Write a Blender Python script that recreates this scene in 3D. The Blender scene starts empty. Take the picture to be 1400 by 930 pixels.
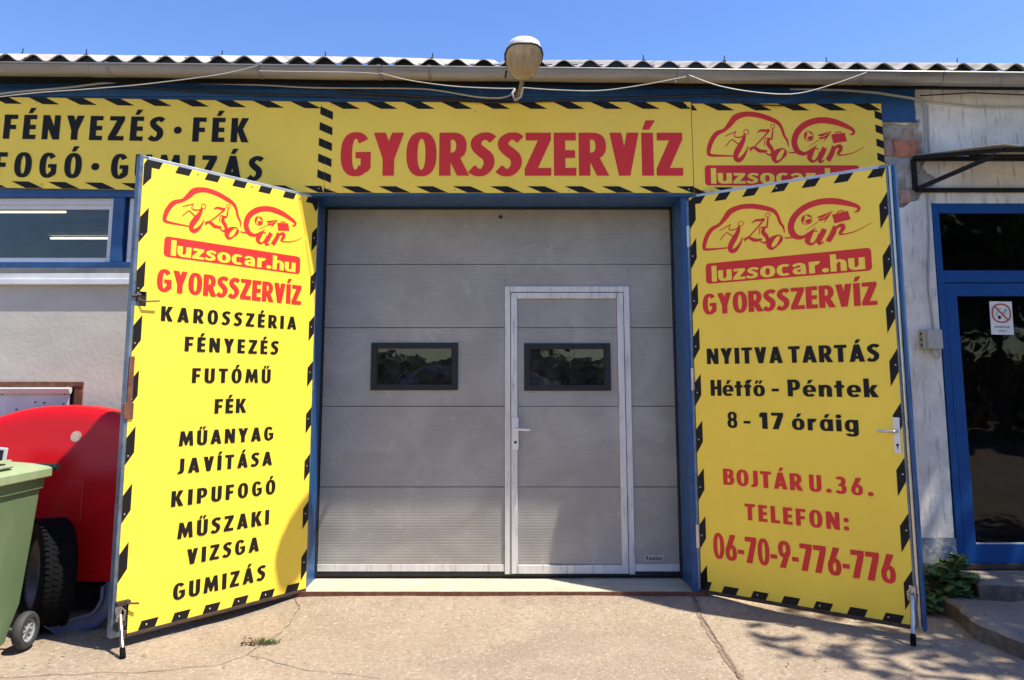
import bpy, bmesh, math, random
from math import sin, cos, pi, radians, sqrt
from mathutils import Vector, Matrix, noise
from mathutils.geometry import tessellate_polygon
random.seed(7)
S = bpy.context.scene
COL = S.collection
# ------------------------------------------------------------ camera
F_PX, CX, CY, PITCH, CAM = 1050.0, 686.0, 388.0, .129, Vector((0, -5.6, 1.5))
cd = bpy.data.cameras.new('camera'); cam = bpy.data.objects.new('camera', cd); COL.objects.link(cam)
cam.location = CAM; cam.rotation_euler = (pi/2+PITCH, 0, 0)
cd.sensor_width = 36; cd.lens = 36*F_PX/1400; cd.shift_x = 14/1400; cd.shift_y = -77/1400; cd.clip_end = 600; cd.clip_start = .05
S.camera = cam
S.render.resolution_x = 1024; S.render.resolution_y = 680
# ------------------------------------------------------------ light
SUN = Vector((1.37, -.60, 2.85)).normalized()
w = bpy.data.worlds.new('World'); S.world = w; w.use_nodes = True
nt = w.node_tree; bg = nt.nodes['Background']
sky = nt.nodes.new('ShaderNodeTexSky'); sky.sky_type = 'NISHITA'; sky.sun_disc = False
sky.sun_elevation = math.asin(SUN.z); sky.sun_rotation = math.atan2(SUN.x, SUN.y)
sky.altitude = 150; sky.air_density = 1.3; sky.dust_density = .3; sky.ozone_density = 3.5
hs = nt.nodes.new('ShaderNodeHueSaturation'); hs.inputs['Saturation'].default_value = 1.22; hs.inputs['Hue'].default_value = .516
nt.links.new(sky.outputs[0], hs.inputs['Color']); nt.links.new(hs.outputs[0], bg.inputs[0]); bg.inputs[1].default_value = .088
sd = bpy.data.lights.new('sun', 'SUN'); sd.energy = 3.35; sd.angle = radians(.6); sd.color = (1, .935, .80)
sun = bpy.data.objects.new('sun', sd); COL.objects.link(sun); sun.location = (6, -3, 12)
sun.rotation_euler = SUN.to_track_quat('Z', 'Y').to_euler()
S.view_settings.view_transform = 'Standard'; S.view_settings.look = 'None'; S.view_settings.gamma = 1
S.view_settings.exposure = 1.33

def at(px, py, Y=0.0):
    """world point on the vertical plane y=Y seen at photograph pixel px,py"""
    X = (px-CX)/F_PX; U = -(py-CY)/F_PX; c, s = cos(PITCH), sin(PITCH)
    r = Vector((X, c-U*s, s+U*c)); t = (Y-CAM.y)/r.y
    return CAM+r*t
def ag(px, py, Z=0.0):
    X = (px-CX)/F_PX; U = -(py-CY)/F_PX; c, s = cos(PITCH), sin(PITCH)
    r = Vector((X, c-U*s, s+U*c)); t = (Z-CAM.z)/r.z
    return CAM+r*t

# ------------------------------------------------------------ materials
def N(t, typ, **k):
    n = t.nodes.new(typ)
    for a, b in k.items():
        if a.startswith('i_'): n.inputs[a[2:].replace('_', ' ')].default_value = b
        else: setattr(n, a, b)
    return n
def mat(name, col, rough=.6, metal=0., var=.12, scale=6., bump=.0, bscale=60., col2=None, c2amt=.5, c2scale=2.5,
        stretch=(1, 1, 1), coat=0., spec=.5, detail=6, thr=(.45, .7), extra=None, rvar=.0):
    m = bpy.data.materials.new(name); m.use_nodes = True; t = m.node_tree
    b = t.nodes['Principled BSDF']; L = t.links.new
    b.inputs['Metallic'].default_value = metal; b.inputs['Roughness'].default_value = rough
    b.inputs['Coat Weight'].default_value = coat; b.inputs['Specular IOR Level'].default_value = spec
    tc = N(t, 'ShaderNodeTexCoord'); mp = N(t, 'ShaderNodeMapping'); mp.inputs['Scale'].default_value = stretch
    L(tc.outputs['Object'], mp.inputs[0])
    n1 = N(t, 'ShaderNodeTexNoise', i_Scale=scale, i_Detail=detail, i_Roughness=.6); L(mp.outputs[0], n1.inputs[0])
    mr = N(t, 'ShaderNodeMapRange', i_From_Min=.3, i_From_Max=.7, i_To_Min=1-var, i_To_Max=1+var); L(n1.outputs[0], mr.inputs[0])
    mx = N(t, 'ShaderNodeMix', data_type='RGBA', blend_type='MULTIPLY'); mx.inputs[0].default_value = 1
    mx.inputs[6].default_value = (*col, 1); L(mr.outputs[0], mx.inputs[7]); out = mx.outputs[2]
    if col2:
        n2 = N(t, 'ShaderNodeTexNoise', i_Scale=c2scale, i_Detail=8, i_Roughness=.65); L(mp.outputs[0], n2.inputs[0])
        m2 = N(t, 'ShaderNodeMapRange', i_From_Min=thr[0], i_From_Max=thr[1], i_To_Min=0, i_To_Max=c2amt); L(n2.outputs[0], m2.inputs[0])
        x2 = N(t, 'ShaderNodeMix', data_type='RGBA'); L(m2.outputs[0], x2.inputs[0]); L(out, x2.inputs[6]); x2.inputs[7].default_value = (*col2, 1); out = x2.outputs[2]
    if extra: out = extra(t, tc, out)
    L(out, b.inputs['Base Color'])
    if rvar:
        m3 = N(t, 'ShaderNodeMapRange', i_From_Min=.3, i_From_Max=.7, i_To_Min=max(.02, rough-rvar), i_To_Max=rough+rvar); L(n1.outputs[0], m3.inputs[0]); L(m3.outputs[0], b.inputs['Roughness'])
    if bump:
        n3 = N(t, 'ShaderNodeTexNoise', i_Scale=bscale, i_Detail=5, i_Roughness=.6); L(tc.outputs['Object'], n3.inputs[0])
        bp = N(t, 'ShaderNodeBump', i_Strength=1.0, i_Distance=bump); L(n3.outputs[0], bp.inputs['Height']); L(bp.outputs[0], b.inputs['Normal'])
    return m
M = {}
YEL = (.98, .69, .06)
M['yellow'] = mat('sign_yellow', YEL, .38, var=.035, scale=2.2, col2=(.62, .47, .06), c2amt=.22, c2scale=1.6, thr=(.5, .85), bump=.0006, bscale=3.)
M['black_print'] = mat('black_print', (.009, .008, .008), .55, var=.2, spec=.25)
M['red_print'] = mat('red_print', (.70, .020, .018), .55, var=.06, scale=3)
M['blue'] = mat('blue_paint', (.012, .07, .21), .42, var=.22, scale=9, col2=(.10, .15, .22), c2amt=.3, c2scale=7, bump=.0008, bscale=25, thr=(.55, .8))
M['blue_door'] = mat('blue_door_paint', (.004, .066, .25), .45, var=.12, scale=5, spec=.25, bump=.0004, bscale=20)
M['blue_steel'] = mat('worn_blue_steel', (.12, .17, .26), .35, .5, var=.3, scale=12, col2=(.28, .32, .38), c2amt=.6, c2scale=9, rvar=.15)
M['rust'] = mat('rust', (.13, .045, .025), .85, var=.35, scale=22, bump=.002, bscale=90, col2=(.28, .14, .08), c2amt=.5, c2scale=14)
M['rust_dark'] = mat('dark_rusty_steel', (.045, .028, .022), .7, var=.3, scale=16, col2=(.12, .055, .03), c2amt=.6, c2scale=12, bump=.001)
M['galv'] = mat('weathered_zinc', (.27, .265, .25), .42, .55, var=.14, scale=4, stretch=(.5, 3, 3), col2=(.19, .17, .145), c2amt=.55, c2scale=3, rvar=.1)
M['galv_pale'] = mat('pale_zinc_bar', (.42, .46, .52), .4, .5, var=.2, scale=8)
M['galv2'] = mat('zinc_bracket', (.22, .21, .2), .5, .6, var=.2)
M['chrome'] = mat('polished_steel', (.50, .50, .5), .30, 1., var=.15, scale=14, rvar=.08)
M['asb'] = mat('fibre_cement', (.42, .38, .34), .9, var=.2, scale=14, col2=(.10, .08, .07), c2amt=.7, c2scale=7, bump=.002, bscale=80)
def plaster_extra(t, tc, out):
    L = t.links.new
    mp = N(t, 'ShaderNodeMapping'); mp.inputs['Scale'].default_value = (9, 9, 1.1); L(tc.outputs['Object'], mp.inputs[0])
    n = N(t, 'ShaderNodeTexNoise', i_Scale=4., i_Detail=6); L(mp.outputs[0], n.inputs[0])
    r = N(t, 'ShaderNodeMapRange', i_From_Min=.56, i_From_Max=.72, i_To_Min=0, i_To_Max=.6); L(n.outputs[0], r.inputs[0])
    x = N(t, 'ShaderNodeMix', data_type='RGBA'); L(r.outputs[0], x.inputs[0]); L(out, x.inputs[6]); x.inputs[7].default_value = (.13, .12, .11, 1)
    sp = N(t, 'ShaderNodeTexNoise', i_Scale=45., i_Detail=3); L(tc.outputs['Object'], sp.inputs[0])
    r2 = N(t, 'ShaderNodeMapRange', i_From_Min=.66, i_From_Max=.72, i_To_Min=0, i_To_Max=.5); L(sp.outputs[0], r2.inputs[0])
    y = N(t, 'ShaderNodeMix', data_type='RGBA'); L(r2.outputs[0], y.inputs[0]); L(x.outputs[2], y.inputs[6]); y.inputs[7].default_value = (.1, .1, .1, 1)
    return y.outputs[2]
M['plaster_w'] = mat('white_washed_plaster', (.74, .73, .70), .9, var=.14, scale=5, col2=(.40, .39, .38), c2amt=.6, c2scale=2.3, bump=.003, bscale=45, extra=plaster_extra)
M['plaster_g'] = mat('grey_cement_render', (.50, .475, .425), .92, var=.10, scale=3.2, col2=(.36, .34, .325), c2amt=.5, c2scale=1.4, stretch=(.7, 1, 1.6), bump=.0025, bscale=28)
M['cement'] = mat('rough_cement', (.40, .38, .35), .95, var=.3, scale=10, bump=.008, bscale=35, col2=(.15, .14, .13), c2amt=.5, c2scale=6)
M['brick'] = mat('red_brick', (.52, .21, .12), .9, var=.2, scale=18, bump=.003, bscale=60, col2=(.25, .11, .08), c2amt=.5, c2scale=12)
M['brick_d'] = mat('dusty_brick', (.42, .26, .20), .95, var=.25, scale=18, bump=.004, bscale=50, col2=(.36, .33, .29), c2amt=.8, c2scale=9)
M['base_blue'] = mat('flaking_blue_base', (.20, .24, .30), .9, var=.2, scale=12, bump=.003, col2=(.45, .44, .42), c2amt=.9, c2scale=9, thr=(.47, .52))
M['gap'] = mat('black_rubber', (.008, .008, .01), .6, var=.2)
M['upvc'] = mat('white_upvc', (.62, .61, .62), .35, var=.06, scale=4)
M['white_metal'] = mat('white_painted_sheet', (.62, .64, .67), .45, var=.08, scale=3, col2=(.4, .42, .45), c2amt=.4, c2scale=5, bump=.001, bscale=8)
M['alu'] = mat('white_aluminium', (.66, .645, .62), .45, .1, var=.10, scale=6, col2=(.27, .26, .255), c2amt=.75, c2scale=9, stretch=(3, 1, .5), thr=(.52, .72))
M['green'] = mat('green_bin_plastic', (.125, .185, .09), .5, var=.10, scale=4, col2=(.26, .29, .2), c2amt=.45, c2scale=3.5, stretch=(1, 1, .5), bump=.0006, bscale=40, thr=(.5, .75))
M['green_lid'] = mat('faded_green_lid', (.26, .33, .17), .5, var=.1, scale=4, col2=(.42, .42, .33), c2amt=.6, c2scale=5)
M['rubber'] = mat('tyre_rubber', (.005, .005, .006), .9, spec=.12, var=.3, scale=12, bump=.001)
M['rubber_g'] = mat('grey_rubber', (.035, .035, .037), .7, var=.25, scale=20)
M['hub'] = mat('hub_plastic', (.30, .30, .31), .5, var=.2)
M['redshell'] = mat('glossy_red_gelcoat', (.58, .007, .010), .24, var=.05, scale=3, spec=.35)
M['sticker'] = mat('worn_sticker', (.42, .30, .24), .5, var=.4, scale=60)
M['blueplas'] = mat('blue_grey_plastic', (.10, .12, .2), .5, var=.2)
M['white'] = mat('white_plastic', (.75, .75, .73), .4, var=.06)
M['steelgrey'] = mat('grey_enamel', (.42, .42, .40), .5, var=.1, scale=8)
M['hole'] = mat('dark_hole', (.006, .006, .007), .8, var=.1)
M['blacksteel'] = mat('black_painted_steel', (.009, .009, .010), .6, var=.3, scale=12, spec=.25)
M['cable_w'] = mat('pale_cable', (.46, .43, .38), .5, var=.15)
M['cable_k'] = mat('black_cable', (.02, .018, .018), .6, var=.2)
M['cable_v'] = mat('violet_wire', (.06, .04, .16), .5, var=.1)
M['conduit'] = mat('grey_conduit', (.36, .37, .40), .5, var=.1)
M['interior'] = mat('interior_wall', (.26, .27, .29), .9, var=.1)
M['signred'] = mat('prohibition_red', (.45, .10, .035), .5, var=.05)
M['orange'] = mat('brown_bark', (.11, .08, .055), .9, var=.35, scale=15, bump=.01, bscale=30)
M['leaf'] = mat('tree_leaf', (.055, .10, .024), .6, var=.35, scale=3)
M['weed'] = mat('weed_leaf', (.085, .15, .04), .55, var=.35, scale=14)
M['grass'] = mat('grass_blade', (.13, .17, .05), .6, var=.35, scale=30)
M['dry'] = mat('dry_leaf', (.16, .085, .04), .8, var=.35, scale=30)
M['carpaint'] = mat('dark_blue_car_paint', (.02, .035, .09), .15, var=.05, coat=.8)
M['carsilver'] = mat('silver_car_paint', (.4, .42, .45), .25, .5, var=.04, coat=.6)
M['poly'] = mat('cream_polycarbonate', (.50, .47, .38), .45, var=.15, scale=4, stretch=(6, 1, 1), col2=(.22, .2, .17), c2amt=.4, c2scale=4)
def emis(name, col, st):
    m = bpy.data.materials.new(name); m.use_nodes = True; t = m.node_tree; t.nodes.clear()
    e = N(t, 'ShaderNodeEmission', i_Strength=st); e.inputs[0].default_value = (*col, 1); o = N(t, 'ShaderNodeOutputMaterial'); t.links.new(e.outputs[0], o.inputs[0]); return m
M['tube'] = emis('fluorescent_tube', (1, .76, .36), 1.7)
def glass(name, tint, rough=.02, refl=1.5, dust=0.):
    m = bpy.data.materials.new(name); m.use_nodes = True; t = m.node_tree; t.nodes.clear(); L = t.links.new
    tr = N(t, 'ShaderNodeBsdfTransparent'); tr.inputs[0].default_value = (*tint, 1)
    gl = N(t, 'ShaderNodeBsdfGlossy', i_Roughness=rough); gl.inputs[0].default_value = (.95, .97, 1, 1)
    fr = N(t, 'ShaderNodeFresnel', i_IOR=refl)
    nz = N(t, 'ShaderNodeTexNoise', i_Scale=2.2, i_Detail=3); tc = N(t, 'ShaderNodeTexCoord'); L(tc.outputs['Object'], nz.inputs[0])
    bp = N(t, 'ShaderNodeBump', i_Strength=.6, i_Distance=.004); L(nz.outputs[0], bp.inputs['Height']); L(bp.outputs[0], gl.inputs['Normal'])
    mx = N(t, 'ShaderNodeMixShader'); L(fr.outputs[0], mx.inputs[0]); L(tr.outputs[0], mx.inputs[1]); L(gl.outputs[0], mx.inputs[2])
    out = mx.outputs[0]
    if dust:
        df = N(t, 'ShaderNodeBsdfDiffuse'); df.inputs[0].default_value = (.4, .4, .38, 1)
        n2 = N(t, 'ShaderNodeTexNoise', i_Scale=7., i_Detail=8, i_Roughness=.7); L(tc.outputs['Object'], n2.inputs[0])
        r = N(t, 'ShaderNodeMapRange', i_From_Min=.4, i_From_Max=.8, i_To_Min=dust*.3, i_To_Max=dust*2); L(n2.outputs[0], r.inputs[0])
        m2 = N(t, 'ShaderNodeMixShader'); L(r.outputs[0], m2.inputs[0]); L(out, m2.inputs[1]); L(df.outputs[0], m2.inputs[2]); out = m2.outputs[0]
    o = N(t, 'ShaderNodeOutputMaterial'); L(out, o.inputs[0]); return m
M['glass'] = glass('window_glass', (.75, .8, .82), dust=.03, refl=1.5)
M['glass_dark'] = glass('tinted_door_glass', (.08, .09, .10), dust=.006, refl=1.4)
M['acrylic'] = glass('dark_acrylic', (.22, .23, .25), rough=.012, dust=.05, refl=1.6)
def lamp_glass():
    m = mat('ribbed_amber_diffuser', (.33, .31, .27), .22, var=.22, scale=4, stretch=(16, 2, 1.2), col2=(.20, .165, .12), c2amt=.75, c2scale=.6, coat=.5)
    return m
M['diffuser'] = lamp_glass()
# ribbed door skin: fine horizontal ribs as relief
def door_mat():
    m = bpy.data.materials.new('ribbed_grey_door_skin'); m.use_nodes = True; t = m.node_tree; L = t.links.new
    b = t.nodes['Principled BSDF']; tc = N(t, 'ShaderNodeTexCoord')
    n1 = N(t, 'ShaderNodeTexNoise', i_Scale=2.3, i_Detail=8, i_Roughness=.6, i_Distortion=.6); L(tc.outputs['Object'], n1.inputs[0])
    r1 = N(t, 'ShaderNodeMapRange', i_From_Min=.42, i_From_Max=.75, i_To_Min=0, i_To_Max=.75); L(n1.outputs[0], r1.inputs[0])
    x = N(t, 'ShaderNodeMix', data_type='RGBA'); L(r1.outputs[0], x.inputs[0]); x.inputs[6].default_value = (.31, .292, .268, 1); x.inputs[7].default_value = (.44, .42, .385, 1)
    sx = N(t, 'ShaderNodeSeparateXYZ'); L(tc.outputs['Object'], sx.inputs[0])
    mu = N(t, 'ShaderNodeMath', operation='MULTIPLY'); mu.inputs[1].default_value = 2*pi/.0205; L(sx.outputs[2], mu.inputs[0])
    si = N(t, 'ShaderNodeMath', operation='SINE'); L(mu.outputs[0], si.inputs[0])
    po = N(t, 'ShaderNodeMapRange', i_From_Min=-1., i_From_Max=-.55, i_To_Min=0, i_To_Max=1); L(si.outputs[0], po.inputs[0])
    nz = N(t, 'ShaderNodeTexNoise', i_Scale=90., i_Detail=2); L(tc.outputs['Object'], nz.inputs[0])
    ad = N(t, 'ShaderNodeMath', operation='MULTIPLY_ADD'); L(nz.outputs[0], ad.inputs[0]); ad.inputs[1].default_value = .16; L(po.outputs[0], ad.inputs[2])
    bp = N(t, 'ShaderNodeBump', i_Strength=1., i_Distance=.0010); L(ad.outputs[0], bp.inputs['Height']); L(bp.outputs[0], b.inputs['Normal'])
    n4 = N(t, 'ShaderNodeTexNoise', i_Scale=5., i_Detail=10, i_Roughness=.75, i_Distortion=1.5); L(tc.outputs['Object'], n4.inputs[0])
    r4 = N(t, 'ShaderNodeMapRange', i_From_Min=.58, i_From_Max=.70, i_To_Min=0, i_To_Max=.55); L(n4.outputs[0], r4.inputs[0])
    x3 = N(t, 'ShaderNodeMix', data_type='RGBA'); L(r4.outputs[0], x3.inputs[0]); L(x.outputs[2], x3.inputs[6]); x3.inputs[7].default_value = (.5, .49, .47, 1)
    L(x3.outputs[2], b.inputs['Base Color']); b.inputs['Roughness'].default_value = .42; b.inputs['Metallic'].default_value = .1
    return m
M['door'] = door_mat()
def ground_mat():
    m = bpy.data.materials.new('worn_concrete_ground'); m.use_nodes = True; t = m.node_tree; L = t.links.new
    b = t.nodes['Principled BSDF']; tc = N(t, 'ShaderNodeTexCoord')
    def nz(s, d=8, r=.6, dist=0.):
        n = N(t, 'ShaderNodeTexNoise', i_Scale=s, i_Detail=d, i_Roughness=r, i_Distortion=dist); L(tc.outputs['Object'], n.inputs[0]); return n.outputs[0]
    def mr(i, a, c, lo, hi):
        n = N(t, 'ShaderNodeMapRange', i_From_Min=a, i_From_Max=c, i_To_Min=lo, i_To_Max=hi); L(i, n.inputs[0]); return n.outputs[0]
    def mix(f, a, c):
        n = N(t, 'ShaderNodeMix', data_type='RGBA'); L(f, n.inputs[0])
        for k, v in ((6, a), (7, c)):
            if isinstance(v, tuple): n.inputs[k].default_value = (*v, 1)
            else: L(v, n.inputs[k])
        return n.outputs[2]
    c = mix(mr(nz(1.1, 8, .65, .5), .35, .65, 0, 1), (.305, .236, .172), (.39, .31, .23))
    c = mix(mr(nz(.8, 4, .6, .8), .56, .68, 0, .5), c, (.22, .175, .13))
    c = mix(mr(nz(3.4, 9, .7), .52, .70, 0, .8), c, (.265, .205, .15))
    c = mix(mr(nz(8, 6, .75), .56, .68, 0, .45), c, (.25, .20, .155))
    c = mix(mr(nz(26, 5, .7), .50, .66, 0, .8), c, (.24, .185, .135))
    c = mix(mr(nz(48, 3, .7), .56, .66, 0, .85), c, (.50, .43, .33))
    v = N(t, 'ShaderNodeTexVoronoi', i_Scale=95.); L(tc.outputs['Object'], v.inputs[0])
    c = mix(mr(v.outputs[0], .0, .22, .55, 0), c, (.13, .10, .08))
    ns = nz(1.7, 6, .6)
    ad = N(t, 'ShaderNodeVectorMath', operation='MULTIPLY_ADD'); n3 = N(t, 'ShaderNodeTexNoise', i_Scale=2.2, i_Detail=6); L(tc.outputs['Object'], n3.inputs[0])
    L(n3.outputs[1], ad.inputs[0]); ad.inputs[1].default_value = (.5, .5, .5); L(tc.outputs['Object'], ad.inputs[2])
    v2 = N(t, 'ShaderNodeTexVoronoi', i_Scale=.33, feature='DISTANCE_TO_EDGE'); L(ad.outputs[0], v2.inputs[0])
    ck = mr(v2.outputs[0], 0, .0035, 1, 0)
    c = mix(mr(ck, 0, 1, 0, .0), c, (.09, .065, .05))
    L(c, b.inputs['Base Color']); b.inputs['Roughness'].default_value = .95; b.inputs['Specular IOR Level'].default_value = .2
    h = N(t, 'ShaderNodeMath', operation='MULTIPLY_ADD'); L(nz(60, 6, .7), h.inputs[0]); h.inputs[1].default_value = .5; L(nz(14, 6, .7), h.inputs[2])
    h2 = N(t, 'ShaderNodeMath', operation='MULTIPLY_ADD'); L(ck, h2.inputs[0]); h2.inputs[1].default_value = 0.; L(h.outputs[0], h2.inputs[2])
    bp = N(t, 'ShaderNodeBump', i_Strength=1., i_Distance=.017); L(h2.outputs[0], bp.inputs['Height']); L(bp.outputs[0], b.inputs['Normal'])
    return m
M['ground'] = ground_mat()
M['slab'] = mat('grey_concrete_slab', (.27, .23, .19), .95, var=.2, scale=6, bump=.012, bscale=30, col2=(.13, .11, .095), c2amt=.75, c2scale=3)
M['slab_side'] = mat('dark_slab_side', (.13, .11, .09), 1., var=.35, scale=14, bump=.014, bscale=26, col2=(.06, .05, .045), c2amt=.7, c2scale=6)  # steep step faces take a darker, coarser concrete than the tops
M['sill_con'] = mat('concrete_sill', (.52, .45, .32), .95, var=.13, scale=5, bump=.004, bscale=50, col2=(.27, .22, .17), c2amt=.5, c2scale=4)
M['crackm'] = mat('soil_in_joint', (.17, .12, .085), 1., var=.4, scale=30, bump=.004, bscale=120)
M['jointm'] = mat('weathered_joint', (.225, .165, .12), 1., var=.3, scale=18, bump=.006, bscale=70)
M['redspray'] = mat('faint_red_spray', (.44, .20, .15), .95, var=.3, scale=20)

# ------------------------------------------------------------ mesh builder
class MB:
    def __init__(s): s.v = []; s.f = []
    def add(s, vs, fs):
        o = len(s.v); s.v += [tuple(v) for v in vs]; s.f += [tuple(i+o for i in f) for f in fs]
    def box(s, x0, y0, z0, x1, y1, z1):
        if x0 > x1: x0, x1 = x1, x0
        if y0 > y1: y0, y1 = y1, y0
        if z0 > z1: z0, z1 = z1, z0
        s.add([(x0, y0, z0), (x1, y0, z0), (x1, y1, z0), (x0, y1, z0), (x0, y0, z1), (x1, y0, z1), (x1, y1, z1), (x0, y1, z1)],
              [(0, 3, 2, 1), (4, 5, 6, 7), (0, 1, 5, 4), (1, 2, 6, 5), (2, 3, 7, 6), (3, 0, 4, 7)]); return s
    def bar(s, a, b, w=.02, h=None, up=(0, 0, 1)):
        a = Vector(a); b = Vector(b); h = h or w; d = (b-a).normalized(); u = Vector(up)
        if abs(d.dot(u)) > .95: u = Vector((0, 1, 0))
        r = d.cross(u).normalized(); u = r.cross(d).normalized(); vs = []
        for p in (a, b):
            for i, j in ((-1, -1), (1, -1), (1, 1), (-1, 1)): vs.append(p+r*w/2*i+u*h/2*j)
        s.add(vs, [(0, 1, 2, 3)[::-1], (4, 5, 6, 7), (0, 1, 5, 4), (1, 2, 6, 5), (2, 3, 7, 6), (3, 0, 4, 7)]); return s
    def tube(s, pts, r, n=8, caps=True):
        pts = [Vector(p) for p in pts]; rs = r if isinstance(r, (list, tuple)) else [r]*len(pts); vs = []; pu = None
        for i, p in enumerate(pts):
            d = (pts[min(i+1, len(pts)-1)]-pts[max(i-1, 0)]).normalized()
            u = pu if pu is not None else (Vector((0, 0, 1)) if abs(d.z) < .9 else Vector((0, 1, 0)))
            q = d.cross(u)
            if q.length < 1e-4: q = d.cross(Vector((1, 0, 0)))
            q.normalize(); u = q.cross(d).normalized(); pu = u
            for k in range(n):
                a = 2*pi*k/n; vs.append(p+(q*cos(a)+u*sin(a))*rs[i])
        fs = [(i*n+k, i*n+(k+1) % n, (i+1)*n+(k+1) % n, (i+1)*n+k) for i in range(len(pts)-1) for k in range(n)]
        if caps: fs += [tuple(range(n))[::-1], tuple((len(pts)-1)*n+k for k in range(n))]
        s.add(vs, fs); return s
    def lathe(s, prof, c, axis, n=24, closed=False):
        axis = Vector(axis).normalized(); c = Vector(c); u = Vector((0, 0, 1)) if abs(axis.z) < .9 else Vector((1, 0, 0))
        q = axis.cross(u).normalized(); u = q.cross(axis).normalized(); vs = []
        for k in range(n):
            a = 2*pi*k/n
            for (r, h) in prof: vs.append(c+axis*h+(q*cos(a)+u*sin(a))*r)
        m = len(prof); fs = []
        for k in range(n):
            k2 = (k+1) % n
            for j in range(m if closed else m-1):
                j2 = (j+1) % m; fs.append((k*m+j, k2*m+j, k2*m+j2, k*m+j2))
        s.add(vs, fs); return s
    def prism(s, poly, fn, d0, d1):
        """poly 2D -> fn(x,z,d)"""
        n = len(poly); vs = [fn(x, z, d0) for x, z in poly]+[fn(x, z, d1) for x, z in poly]
        tr = tessellate_polygon([[Vector((x, z, 0)) for x, z in poly]])
        fs = [t for t in tr]+[tuple(i+n for i in t[::-1]) for t in tr]+[(i, (i+1) % n, (i+1) % n+n, i+n) for i in range(n)]
        s.add(vs, fs); return s
    def build(s, name, m, parent=None, bev=0, smooth=False, fix=True):
        me = bpy.data.meshes.new(name); me.from_pydata(s.v, [], s.f); me.materials.append(M[m] if isinstance(m, str) else m)
        if fix or bev:
            b = bmesh.new(); b.from_mesh(me)
            if bev:
                bmesh.ops.bevel(b, geom=[e for e in b.edges if e.is_manifold and e.calc_face_angle(0) > .6], offset=bev, segments=2, affect='EDGES', profile=.5, clamp_overlap=True)
            bmesh.ops.recalc_face_normals(b, faces=b.faces); b.to_mesh(me); b.free()
        if smooth:
            for p in me.polygons: p.use_smooth = True
            try: me.set_sharp_from_angle(angle=radians(38))
            except Exception: pass
        o = bpy.data.objects.new(name, me); COL.objects.link(o)
        if parent: o.parent = parent
        return o
def tag(o, label, cat=None, group=None, kind=None):
    if label: o['label'] = label
    if cat: o['category'] = cat
    if group: o['group'] = group
    if kind: o['kind'] = kind
    return o
def empty(name, loc=(0, 0, 0), rz=0, label=None, cat=None, group=None):
    o = bpy.data.objects.new(name, None); COL.objects.link(o); o.location = loc; o.rotation_euler = (0, 0, rz); o.empty_display_size = .1
    return tag(o, label, cat, group)
def copy_tree(o, parent=None):
    c = o.copy(); COL.objects.link(c); c.parent = parent
    for ch in [x for x in o.children]: copy_tree(ch, c)
    return c

# ------------------------------------------------------------ lettering (own heavy poster alphabet)
def rect(x0, y0, x1, y1): return ('P', [(x0, y0), (x1, y0), (x1, y1), (x0, y1)])
def sup(cx, cy, rx, ry, a, e=2.35):
    c, s = cos(a), sin(a); return (cx+rx*math.copysign(abs(c)**(2/e), c), cy+ry*math.copysign(abs(s)**(2/e), s))
def arc(cx, cy, rx, ry, tx, ty, a0, a1, n=20):
    A = [radians(a0+(a1-a0)*i/n) for i in range(n+1)]
    return ('A', [sup(cx, cy, rx, ry, a) for a in A], [sup(cx, cy, rx-tx, ry-ty, a) for a in A])
def sweep(pts, sub=6):
    P = [Vector(p) for p in pts]; out = []
    for i in range(len(P)-1):
        p0, p1, p2, p3 = P[max(i-1, 0)], P[i], P[i+1], P[min(i+2, len(P)-1)]
        for k in range(sub):
            t = k/sub; out.append(.5*((2*p1)+(p2-p0)*t+(2*p0-5*p1+4*p2-p3)*t*t+(3*p1-p0-3*p2+p3)*t**3))
    out.append(P[-1]); a = []; b = []
    for i, p in enumerate(out):
        d = Vector((out[min(i+1, len(out)-1)][0]-out[max(i-1, 0)][0], out[min(i+1, len(out)-1)][1]-out[max(i-1, 0)][1]))
        if d.length == 0: d = Vector((1, 0))
        d.normalize(); nx, ny = -d[1], d[0]; w = max(p[2], .0001)/2
        a.append((p[0]+nx*w, p[1]+ny*w)); b.append((p[0]-nx*w, p[1]-ny*w))
    return ('A', a, b)
def acute(cx, y=1.07, k=1.): return ('P', [(cx-.08*k, y), (cx+.05*k, y), (cx+.18*k, y+.22), (cx+.0*k, y+.22)])
def dacute(cx, y=1.07): return [('P', [(cx-.17, y), (cx-.07, y), (cx+.02, y+.2), (cx-.11, y+.2)]), ('P', [(cx+.02, y), (cx+.12, y), (cx+.22, y+.2), (cx+.09, y+.2)])]
def disc(x, y, r): return ('P', [(x+r*cos(2*pi*i/18), y+r*sin(2*pi*i/18)) for i in range(18)])
G = {}
G['A'] = (.66, [('P', [(0, 0), (.22, 0), (.42, 1), (.22, 1)]), ('P', [(.66, 0), (.44, 0), (.24, 1), (.44, 1)]), rect(.15, .17, .51, .34)])
G['B'] = (.58, [rect(0, 0, .22, 1), rect(.2, .85, .28, 1), rect(.2, .44, .3, .59), rect(.2, 0, .3, .15), arc(.27, .73, .28, .27, .2, .15, -90, 90), arc(.28, .295, .30, .295, .21, .15, -90, 90)])
G['D'] = (.60, [rect(0, 0, .22, 1), rect(.2, .84, .28, 1), rect(.2, 0, .28, .16), arc(.27, .5, .33, .5, .21, .16, -90, 90)])
G['!'] = (.24, [rect(.02, .34, .22, 1), disc(.12, .12, .12)])
G['E'] = (.45, [rect(0, 0, .22, 1), rect(.2, 0, .45, .18), rect(.2, .41, .43, .59), rect(.2, .82, .45, 1)])
G['F'] = (.47, [rect(0, 0, .22, 1), rect(.2, .40, .43, .58), rect(.2, .82, .47, 1)])
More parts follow.
